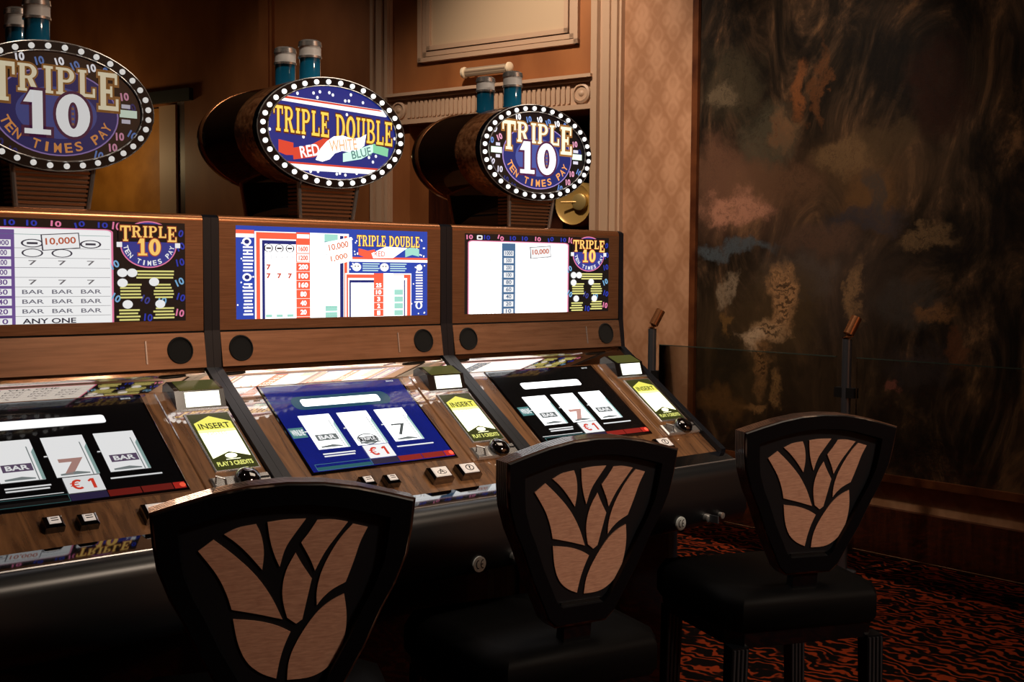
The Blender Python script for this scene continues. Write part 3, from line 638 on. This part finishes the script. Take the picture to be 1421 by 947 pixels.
    P.text('SERVICE', .405, .0885, .02, -.004, w2, 2, bold=.02)
    P.build('reel_print', rg, lambda u, v, n: xs(u, v, off + n))
    # note slot lamp: wedge with green top and lit mouth
    u0, u1 = .495, .602
    body = [(.052, 0), (.062, .017), (.102, .026), (.134, .003), (.134, 0)]
    mb = MB(); mb.prism(body, lambda v, n, u: xs(u, v, n), u0, u1); ln = mb.build('note_slot', black, root)
    mb = MB(); mb.prism([(.063, .0185), (.102, .0272), (.103, .0262), (.065, .0175)], lambda v, n, u: xs(u, v, n), u0 + .012, u1 - .008); mb.build('green_lens', emat((140, 140, 60), .28 if k >= 0 else .2), ln)
    P = Print(); P.rect(u0 + .02, .1, u1 - .012, .9, ((255, 255, 232), 2.2), 1)
    P.build('lit_mouth', ln, lambda u, v, n: xs(u, .103 + .031 * v, .0262 - .023 * v + n + .0006))
    mb = MB(); mb.box(u0 - .004, u1 + .004, .134, .140, 0, .004, xf=xs); mb.build('chrome_sill', chrome, ln)
    # insert sign
    u0, u1, v0, v1 = .5054, .5945, .1537, .3155
    ig = MB().bevbox(u0 - .004, u1 + .004, v0 - .004, v1 + .004, .0035, .0065, .0015, xf=xs).build('insert_sign', chrome, root)
    P = Print(); ol = ((66, 70, 20), .6); yl = ((232, 226, 96), 1.15); wy = ((255, 255, 205), 2.4); dk_ = ((70, 66, 24), .4)
    P.rect(0, 0, 1, 1, ol, 0); P.poly([(.5, .05), (.95, .17), (.95, .34), (.06, .34), (.06, .17)], yl, 1)
    P.poly([(.06, .34), (.95, .34), (.95, .8), (.5, .70), (.06, .8)], wy, 1); P.rect(.06, .3, .95, .35, ((250, 246, 150), 1.6), 2)
    P.text('INSERT', .5, .235, .74, -.10, dk_, 3, bold=.015); P.text('NOTES', .47, .375, .45, -.05, ((190, 190, 130), 1.2), 3)
    P.ell(.5, .775, .14, .042, wy, 2); P.rect(.34, .83, .68, .838, wy, 2); P.text('PLAY 3 CREDITS', .5, .905, .84, -.075, ((226, 226, 120), 1.1), 2, bold=.03)
    P.build('insert_print', ig, lambda u, v, n: xs(u0 + u * (u1 - u0), v0 + v * (v1 - v0), .0066 + n))
    # coin slot with knob
    cs = MB().bevbox(.482, .604, .334, .372, .0035, .010, .003, xf=xs).build('coin_plate', chrome, root)
    mb = MB(); mb.lathe([(.024, .009), (.025, .016), (.021, .023), (.012, .027), (.001, .028)], 24, lambda p, q, h: xs(.553 + p, .350 + q, h)); mb.build('knob', gloss_black, cs, True)
    mb = MB(); mb.box(.582, .600, .347, .351, .009, .011, xf=xs); mb.build('coin_slit', blk_in, cs)
    mb = MB(); mb.tube([xs(.487, .352, .008), xs(.487, .345, .022), xs(.500, .356, .024), xs(.505, .366, .008)], .0025, 8); mb.build('coin_guard', chrome, cs, True)
    # play buttons
    for i, (u, v, hw, hh) in enumerate(((.174, .398, .016, .013), (.231, .402, .016, .013), (.354, .404, .026, .019), (.430, .404, .026, .019))):
        mb = MB(); mb.bevbox(u - hw, u + hw, v - hh, v + hh, 0, .018, .004, xf=xs); bt = mb.build('button', gloss_black, root)
        mb = MB(); mb.bevbox(u - hw + .006, u + hw - .006, v - hh + .005, v + hh - .005, .016, .0198, .0015, xf=xs); mb.build('button_cap', cap_m, bt)
        P = Print(); dk2 = ((70, 60, 58), .02)
        if i < 2:
            for j in range(2): P.rect(u - .006, v - .004 + j * .005, u + .006, v - .002 + j * .005, dk2, 0)
        elif i == 2: P.text('A', u, v, .014, -.014, dk2, 0); P.ring(u, v + .003, .012, .006, .0012, dk2, 0, 20)
        else: P.ring(u, v, .011, .009, .0022, dk2, 0, 20); P.text('?', u, v, .006, -.011, dk2, 0, bold=.03)
        P.build('button_symbol', bt, lambda p, q, n: xs(p, q, .02 + n))
    # glossy lip and rounded bolster under the deck
    mb = MB(); mb.prism([(-.364, .848), (-.368, .8545), (-.412, .838), (-.412, .826), (-.36, .82)], lambda y, z, x: (x, y, z), 0.0005, W - .0005); lp = mb.build('glossy_lip', gloss_black, root)
    mb = MB(); mb.tube([(.001, -.4125, .8375), (W - .001, -.4125, .8375)], .0022, 6); mb.build('lip_edge', chrome, lp, True)
    bo = [(-.36, .822), (-.412, .8372)] + [(-.412 - .034 * math.sin(R(q)), .803 + .034 * math.cos(R(q))) for q in (15, 30, 45, 60, 75, 90)] + [(-.452, .76), (-.450, .715), (-.44, .692), (-.42, .684), (-.34, .684)]
    mb = MB(); mb.prism(bo, lambda y, z, x: (x, y, z), 0.0005, W - .0005); bs = mb.build('bolster', bolster, root, True, 50)
    # conformity badge and lock below
    cxb = .372
    mb = MB(); mb.lathe([(.0165, -.449), (.0165, -.4535), (.001, -.454)], 24, lambda p, q, h: (cxb + p, h, .711 + q)); bd = mb.build('round_badge', pbr('badge_white', (240, 250, 250), .5), bs, True)
    P = Print(); dk3 = ((14, 40, 50), .02)
    P.ring(-.0045, 0, .006, .0095, .0022, dk3, 0, 16, 70, 290); P.ring(.0075, 0, .006, .0095, .0022, dk3, 0, 16, 70, 290); P.rect(.002, -.001, .008, .001, dk3, 0)
    P.build('badge_letters', bd, lambda u, v, n: (cxb + u, -.4546 - n, .711 + v))
    mb = MB(); mb.lathe([(.011, -.449), (.011, -.462), (.008, -.465), (.001, -.465)], 16, lambda p, q, h: (.466 + p, h, .712 + q)); lk = mb.build('lock', chrome, bs, True)
    mb = MB(); mb.box(.464, .468, -.49, -.463, .704, .722); mb.build('key', steel, lk)
    mb = MB(); mb.lathe([(.008, -.449), (.008, -.46), (.001, -.461)], 12, lambda p, q, h: (.52 + p, h, .712 + q)); mb.build('bolt', chrome, bs, True)
    # lower door and plinth
    MB().box(a + .03, b_ - .03, -.232, -.222, .12, .62).build('lower_door', black, root)
    MB().box(0.002, W - .002, -.2, .33, 0, .09).build('plinth', black_matt, root)
    return tag(root, label, 'slot machine', 'slot machines in a row')
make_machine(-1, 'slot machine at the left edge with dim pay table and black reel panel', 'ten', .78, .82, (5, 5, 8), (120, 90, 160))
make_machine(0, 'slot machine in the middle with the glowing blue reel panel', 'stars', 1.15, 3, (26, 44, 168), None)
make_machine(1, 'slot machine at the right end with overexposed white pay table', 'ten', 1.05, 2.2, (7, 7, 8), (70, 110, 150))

# ------------------------------------------------------------------ oval toppers
TA, TB, TZ, TY = .197, .1255, 1.628, .01
def oval(sa, sb, y, seg=56): return [(TA * sa * math.cos(2 * math.pi * i / seg), y, TZ + TB * sb * math.sin(2 * math.pi * i / seg)) for i in range(seg)]
candle_blue = pbr('blue_lens', (16, 92, 128), .12, coat=1)
bulb_proto = {}
def make_topper(k, label, kind, g):
    root = empty('oval_sign', (k * W + W / 2, 0, ZT)); off = -ZT
    def Z(p): return (p[0], p[1], p[2] + off)
    def loft(spec, name, mat, parent=root, cap=True):
        mb = MB(); mb.loft([[Z(p) for p in oval(s, s2, y)] for s, s2, y in spec], 0, cap); return mb.build(name, mat, parent, True, 35)
    loft([(.975, .975, TY + .012), (1.0, 1.0, TY + .016), (1.005, 1.005, TY + .05), (1.0, 1.0, TY + .1), (.985, .985, TY + .105)], 'front_drum', copper_foil)
    loft([(.985, .985, TY + .105), (.985, .985, TY + .2), (1.0, 1.0, TY + .215), (1.0, 1.0, TY + .27), (.97, .97, TY + .30), (.88, .86, TY + .325), (.7, .68, TY + .34), (.3, .3, TY + .345)], 'rear_drum', drum_m)
    loft([(1.004, 1.004, TY + .262), (1.012, 1.012, TY + .268), (1.004, 1.004, TY + .276)], 'copper_hoop', copper)
    bz = loft([(.855, .83, TY + .002), (.865, .84, TY - .004), (.985, .98, TY - .004), (1.0, 1.0, TY + .006), (1.0, 1.0, TY + .016)], 'bezel', pbr('bezel_black', (6, 7, 13), .2, spec=.3))
    for s_, y_ in ((.866, -.0045), (.99, -.002)):
        mb = MB(); n = 56; pts = [Z(p) for p in oval(s_, s_ - (.025 if s_ < .9 else 0), TY + y_, n)]; pts.append(pts[0]); mb.tube(pts, .0016, 6); mb.build('chrome_ring', chrome, bz, True)
    # bulbs
    for i in range(36):
        a = 2 * math.pi * (i + .5) / 36
        if g not in bulb_proto:
            mb = MB(); mb.lathe([(.0057, 0), (.0057, .003), (.0048, .005), (.003, .0066), (.0004, .0074)], 12, lambda p, q, h: (p, -h, q))
            o = mb.build('bulb', emat((255, 250, 244), 1.7 if g > .6 else .6), bz, True); bulb_proto[g] = o
        else: o = copy_part(bulb_proto[g], bz)
        o.location = (TA * .93 * math.cos(a), TY - .004, TZ + TB * .912 * math.sin(a) + off)
    P = Print(); E1, E2 = TA * .862, TB * .835
    if kind == 'ten':
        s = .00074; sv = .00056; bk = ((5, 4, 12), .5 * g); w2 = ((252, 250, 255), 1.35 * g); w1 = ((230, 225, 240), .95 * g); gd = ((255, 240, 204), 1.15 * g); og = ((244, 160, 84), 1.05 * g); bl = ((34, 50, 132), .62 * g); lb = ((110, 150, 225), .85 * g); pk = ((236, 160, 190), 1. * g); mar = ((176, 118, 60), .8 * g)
        P.ell(0, 0, E1, E2, bk, 0, 56)
        random.seed(5)
        for i, (x, y) in enumerate(((612, 433), (663, 442), (716, 440), (758, 450), (803, 455), (838, 465), (500, 495), (485, 548), (524, 532), (895, 550), (915, 590), (490, 645), (527, 683), (555, 730), (880, 697), (860, 738), (916, 690), (590, 762), (820, 768))):
            P.text('10', (x - 707) * s * .97, (600 - y + .05 * (x - 707)) * sv * .97, .017, .016, (w2, lb, w2, lb, w2, lb, w1, lb, pk)[i % 9] if i < 9 else (pk, bl, w1, w1, bl, pk, pk, lb, bl, lb)[i - 9], 2, rot=random.uniform(-30, 30), bold=.04)
        P.ell(0, -.011, .122, .084, ((170, 140, 210), .9 * g), 1, 48); P.ell(0, -.011, .119, .0815, bl, 2, 48)
        P.slab('TRIPLE', .0, .076, .246, .052, mar, 4, .07, 1.42); P.slab('TRIPLE', .0, .076, .246, .052, gd, 5, .0, 1.42)
        for sx in (-1, 1):
            P.rect(sx * .142 - .018, -.009, sx * .142 + .018, .006, ((226, 246, 226), 1.2 * g), 3)
            for v in (.012, -.018): P.rect(sx * .136 - .008, v - .003, sx * .138 + .008, v + .005, w1, 3)
        P.ell(0, -.012, .078, .05, ((80, 96, 176), .75 * g), 3, 36)
        P.slab('10', 0, .027, .128, .083, ((96, 40, 84), .7 * g), 6, .07); P.slab('10', 0, .027, .128, .083, (WHITE, 1.25 * g), 7, .0)
        for v in (-.034, -.024, -.014, -.004): P.rect(.0275, v, .0325, v + .005, ((170, 120, 90), .8 * g), 8)
        P.arctext('TEN TIMES PAY', 0, -.009, .103, .0705, 200, 340, .0185, og, 5)
    else:
        w3 = (WHITE, 1.8); w2 = (WHITE, 1.2); bl = ((22, 42, 130), .9); rd = ((214, 66, 44), 1.1); gd = ((255, 206, 84), 1.15); gn = ((130, 205, 160), 1.1); s = .00055; sv = .00048
        P.ell(0, 0, E1, E2, bl, 0, 56)
        random.seed(9)
        for x, y in ((585, 325), (660, 320), (690, 313), (735, 315), (752, 325), (678, 340), (840, 320), (812, 350), (830, 350), (900, 355), (458, 493), (445, 465), (612, 525), (820, 415), (930, 618), (965, 612), (950, 640), (645, 685), (680, 685), (770, 698), (785, 694), (812, 703), (868, 695), (1062, 525), (1068, 560)):
            P.ell((x - 757) * s, (505 - y + .07 * (x - 757)) * sv, .0034, .0038, w2, 2, 8)
        def pt(x, y): return ((x - 757) * s, (505 - y + .06 * (x - 757)) * sv)
        P.poly([pt(500, 345), pt(525, 338), pt(1000, 385), pt(1022, 415), pt(1015, 418), pt(505, 362)], w2, 1); P.poly([pt(522, 340), pt(985, 385), pt(1000, 393), pt(512, 350)], rd, 2)
        P.poly([pt(535, 640), pt(985, 670), pt(955, 698), pt(590, 680)], w2, 1); P.poly([pt(535, 640), pt(985, 670), pt(975, 678), pt(545, 650)], rd, 2)
        P.slab('TRIPLE DOUBLE', .003, .044, .316, .056, ((110, 50, 20), .8), 4, .06, slope=-.04); P.slab('TRIPLE DOUBLE', .003, .044, .316, .056, gd, 5, slope=-.04)
        P.poly([pt(497, 540), pt(565, 555), pt(565, 612), pt(530, 612), pt(497, 598)], rd, 3); P.poly([pt(560, 578), pt(640, 565), pt(735, 515), pt(735, 585), pt(660, 620), pt(565, 632)], rd, 4); P.poly([pt(840, 530), pt(905, 520), pt(900, 560), pt(845, 575)], rd, 3)
        P.text('RED', pt(640, 585)[0], pt(640, 590)[1], .05, .026, w2, 6, rot=12, bold=.02)
        P.poly([pt(690, 580), pt(720, 545), pt(755, 520), pt(800, 515), pt(845, 528), pt(885, 522), pt(915, 505), pt(905, 560), pt(870, 585), pt(830, 592), pt(795, 588), pt(760, 600), pt(735, 628), pt(700, 640), pt(668, 632)], w3, 6); P.poly([pt(950, 548), pt(1030, 572), pt(1025, 612), pt(950, 592)], gn, 3); P.poly([pt(800, 600), pt(880, 575), pt(950, 550), pt(950, 592), pt(890, 625), pt(800, 640)], ((190, 235, 210), 1.4), 4)
        P.text('WHITE', pt(800, 555)[0], pt(800, 560)[1], .075, .026, ((255, 196, 150), 1.0), 7, rot=8, bold=.02); P.text('BLUE', pt(890, 588)[0], pt(890, 596)[1], .055, .02, ((110, 150, 150), .9), 7, rot=14, bold=.02)
    P.build('sign_face', bz, lambda u, v, n: (u, TY + .0015 - n * .6 - .003, TZ + v + off))
    # pedestal: splayed block with ribbed front
    zt, z0 = 1.53, ZT + .0015
    def ped(z, grow=0.):
        f_ = (z - z0) / (zt - z0); hf = .070 + .010 * f_ + grow; hb = .098 + .006 * f_ + grow
        return [(-hf, .045 - .012 * f_ - grow, z + off), (hf, .045 - .012 * f_ - grow, z + off), (hb, .24 + .02 * f_ + grow, z + off), (-hb, .24 + .02 * f_ + grow, z + off)]
    mb = MB(); mb.loft([ped(z0), ped(zt)]); pd = mb.build('pedestal', gloss_black, root)
    for j in range(9):
        z = z0 + .008 + j * .0088
        mb = MB(); r0 = ped(z); r1 = ped(z + .0048)
        def bar(q, dy, dx): return [(q[0][0] - dx, q[0][1] - dy, q[0][2]), (q[1][0] + dx, q[1][1] - dy, q[1][2]), (q[1][0] + dx + .006, q[1][1] + .03, q[1][2]), (q[0][0] - dx - .006, q[0][1] + .03, q[0][2])]
        mb.loft([bar(r0, .004, .004), bar(r1, .004, .004)]); mb.build('rib', pbr('rib_bronze', (150, 112, 84), .25, .7), pd)
    for sx in (-1, 1):
        a0, a1 = ped(z0), ped(zt); i0 = 0 if sx < 0 else 1; i1 = 3 if sx < 0 else 2
        mb = MB(); mb.tube([(a0[i0][0], a0[i0][1] - .003, a0[i0][2] + .002), (a1[i0][0], a1[i0][1] - .003, a1[i0][2])], .0055, 8); mb.build('chrome_edge', chrome, pd, True)
        mb = MB(); mb.tube([(a0[i1][0], a0[i1][1], a0[i1][2] + .002), (a1[i1][0], a1[i1][1], a1[i1][2])], .005, 8); mb.build('copper_edge', copper, pd, True)
    # two signal lights on the drum
    for y_ in (.112, .227):
        zt_ = TZ + TB * .985 + off - .006
        mb = MB(); mb.lathe([(.026, zt_), (.026, zt_ + .014), (.0245, zt_ + .016), (.0245, zt_ + .066)], 24, lambda p, q, h: (p, y_ + q, h)); sl = mb.build('signal_light', candle_blue, root, True)
        mb = MB(); mb.lathe([(.0255, zt_ + .066), (.0255, zt_ + .092)], 24, lambda p, q, h: (p, y_ + q, h)); mb.build('white_lens', pbr('white_lens', (200, 200, 200), .3), sl, True)
        for zz in (.063, .09):
            mb = MB(); mb.lathe([(.0245, zt_ + zz), (.0275, zt_ + zz + .001), (.0275, zt_ + zz + .006), (.0245, zt_ + zz + .007)], 24, lambda p, q, h: (p, y_ + q, h)); mb.build('chrome_collar', chrome, sl, True)
        mb = MB(); mb.lathe([(.0265, zt_ + .096), (.0265, zt_ + .102), (.02, zt_ + .106), (.001, zt_ + .106)], 24, lambda p, q, h: (p, y_ + q, h)); mb.build('cap', chrome, sl, True)
        mb = MB(); mb.lathe([(.030, zt_ - .002), (.030, zt_ + .006), (.026, zt_ + .008)], 24, lambda p, q, h: (p, y_ + q, h)); mb.build('base_ring', black, sl, True)
    return tag(root, label, 'sign', 'oval signs on the slot machines')
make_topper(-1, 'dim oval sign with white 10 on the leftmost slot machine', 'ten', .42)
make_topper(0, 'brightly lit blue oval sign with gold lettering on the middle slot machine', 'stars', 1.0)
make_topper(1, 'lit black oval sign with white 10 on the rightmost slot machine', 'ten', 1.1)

# ------------------------------------------------------------------ chairs
def uv(px, py):   # petal outline points -> unit chair-back coordinates (a across -1..1, b down 0..1)
    dx, dy = px - 752, py - 155
    b_ = (dy + 35 / 352 * dx) / (637 - 35 * 75 / 352); a_ = (dx + 75 * b_) / 352
    return a_, b_ + .02
PET = [[(510, 290), (553, 255), (600, 300), (650, 360), (685, 430), (705, 500), (640, 483), (575, 470), (568, 420), (550, 360)],
       [(582, 238), (620, 215), (668, 205), (678, 235), (680, 290), (668, 345), (640, 300), (610, 262)],
       [(698, 198), (745, 188), (800, 184), (770, 225), (735, 275), (715, 335), (705, 300), (698, 250)],
       [(780, 258), (805, 225), (830, 187), (870, 183), (912, 190), (880, 232), (840, 285), (808, 345), (800, 310)],
       [(925, 196), (965, 205), (940, 250), (918, 310), (888, 380), (850, 402), (820, 430), (802, 455), (805, 410), (825, 345), (860, 280), (890, 235)],
       [(762, 290), (775, 325), (797, 370), (785, 410), (770, 460), (758, 500), (740, 514), (718, 495), (712, 450), (714, 400), (732, 340)],
       [(575, 500), (640, 505), (690, 520), (722, 540), (700, 585), (682, 635), (668, 690), (630, 675), (595, 640), (578, 580)],
       [(880, 418), (882, 480), (872, 545), (850, 610), (810, 660), (760, 690), (697, 695), (705, 640), (725, 590), (760, 530), (800, 475), (840, 440)]]
def smooth_poly(p, it=2):
    """corner-cutting only where the turn is gentle, so tips stay sharp"""
    for _ in range(it):
        q = []; n = len(p)
        for i in range(n):
            a, b_, c = Vector(p[i - 1]), Vector(p[i]), Vector(p[(i + 1) % n])
            if (b_ - a).angle(c - b_, 0) > R(38): q.append(tuple(b_))
            else: q += [tuple(b_ * .75 + a * .25), tuple(b_ * .75 + c * .25)]
        p = q
    return p
HW, HH, CZ, LEAN = .1875, .308, .98, .045
RIM = [(-1, 0), (-.98, .15), (-.95, .27), (-.86, .42), (-.76, .54), (-.62, .74), (-.49, .89), (-.39, 1.01), (-.30, 1.06)]
ARC = [(-.8, -.035), (-.55, -.075), (-.28, -.103), (0, -.112)]
half = RIM[::-1] + ARC
OUT = half + [(-x, y) for x, y in half[::-1] if abs(x) > 1e-6]
def xc(a, b_, n=0):   # back of chair faces local -y; n>0 is towards the viewer behind the chair
    return (a * HW, -n + LEAN * b_ * 1.0, CZ - b_ * HH)
def make_chair(label, loc, rz):
    root = empty('casino_chair', (loc[0], loc[1], 0), rz)
    def scaled(s, cx=0, cy=.44): return [(cx + (x - cx) * s, cy + (y - cy) * s) for x, y in OUT]
    T = .042
    # edge band with fine grooves round the frame
    mb = MB(); rings = []
    for i in range(6):
        n0 = -T + i * T / 6
        rings += [[xc(x, y, n0 + .0008) for x, y in scaled(.985)], [xc(x, y, n0 + .0022) for x, y in scaled(1.0)], [xc(x, y, n0 + T / 6 - .0012) for x, y in scaled(1.0)], [xc(x, y, n0 + T / 6 - .0002) for x, y in scaled(.985)]]
    mb.loft(rings, 0, False); mb.add(rings[0], [tuple(range(len(rings[0])))]); eb = mb.build('edge_band', groove_m, root)
    # rear frame face with bevel, ring shaped
    o1, o2, o3, o4 = scaled(.985), scaled(.965), scaled(.80, 0, .43), scaled(.785, 0, .43)
    mb = MB(); mb.loft([[xc(x, y, -.0005) for x, y in o1], [xc(x, y, .0035) for x, y in scaled(.972)]], 0, False); mb.build('worn_edge', worn_m, root, True, 25)
    o2 = scaled(.972)
    mb = MB(); mb.loft([[xc(x, y, .0035) for x, y in o2], [xc(x, y, .004) for x, y in o3], [xc(x, y, -.008) for x, y in o4]], 0, False); mb.build('back_frame', chair_m, root, True, 25)
    mb = MB(); mb.prism(o4, xc, -.02, -.0075); pn = mb.build('back_panel', navy, root)
    for p in PET:
        q = smooth_poly([uv(*c) for c in p]); mb = MB(); cx = sum(c[0] for c in q) / len(q); cy = sum(c[1] for c in q) / len(q)
        mb.prism(q, xc, -.0078, -.0052); mb.build('petal', petal_m, pn)
    # padded front of the back, towards the machine
    mb = MB(); mb.loft([[xc(x, y, -T + .001) for x, y in scaled(.93)], [xc(x, y, -T - .02) for x, y in scaled(.86)], [xc(x, y, -T - .028) for x, y in scaled(.7)]]); mb.build('back_cushion', seat_m, root, True)
    # neck down to the seat
    mb = MB(); mb.loft([[(x, y + LEAN, z) for x, y, z in q] for q in ([(-.045, 0, .70), (.045, 0, .70), (.045, .03, .70), (-.045, .03, .70)], [(-.03, .01, .66), (.03, .01, .66), (.03, .035, .66), (-.03, .035, .66)], [(-.03, .02, .57), (.03, .02, .57), (.03, .05, .57), (-.03, .05, .57)])]); mb.build('back_support', black, root)
    for sx in (-1, 1):
        mb = MB(); mb.lathe([(.006, -.004), (.006, .003), (.001, .004)], 10, lambda p, q, h: (sx * .03 + p, LEAN - h, .685 + q)); mb.build('bolt', chrome, root, True)
    # seat
    y0, y1 = .03, .42
    def sr(s, z, t_=0): return [((x) * s * (.195 + .02 * (v > .5)), y0 + (y1 - y0) * (.5 + (v - .5) * s), z) for x, v in ((-1, .12), (-.85, 0), (.85, 0), (1, .12), (1, .88), (.85, 1), (-.85, 1), (-1, .88))]
    mb = MB(); mb.loft([sr(.96, .535), sr(1, .55), sr(1, .595), sr(.96, .612), sr(.8, .622)]); mb.build('seat', seat_m, root, True, 50)
    mb = MB(); mb.loft([sr(.93, .50), sr(.95, .536)]); mb.build('seat_rail', black, root)
    for sx in (-1, 1):
        for yy in (.055, .385):
            mb = MB(); c = sx * .168
            mb.loft([[(c + sx * .012 - .016, yy - .016, 0), (c + sx * .012 + .016, yy - .016, 0), (c + sx * .012 + .016, yy + .016, 0), (c + sx * .012 - .016, yy + .016, 0)], [(c - .02, yy - .02, .505), (c + .02, yy - .02, .505), (c + .02, yy + .02, .505), (c - .02, yy + .02, .505)]])
            lg = mb.build('leg', chair_m, root)
            for j in range(4):
                xx = c - .0145 + j * .0097
                mb = MB(); mb.tube([(xx + sx * .011, yy - .0165, .02), (xx, yy - .0205, .50)], .0026, 6); mb.build('flute', pbr('flute_grey', (90, 92, 98), .3, .7), lg, True)
    return tag(root, label, 'chair', 'chairs with petal inlay backs')
make_chair('black petal-back chair largest and nearest, before the leftmost slot machine', (-.302, -.8495), R(-22.1))
make_chair('black petal-back chair before the middle slot machine', (.3675, -.795), R(-11))
make_chair('black petal-back chair farthest right, in front of the mural', (1.0055, -.8405), R(-23.6))
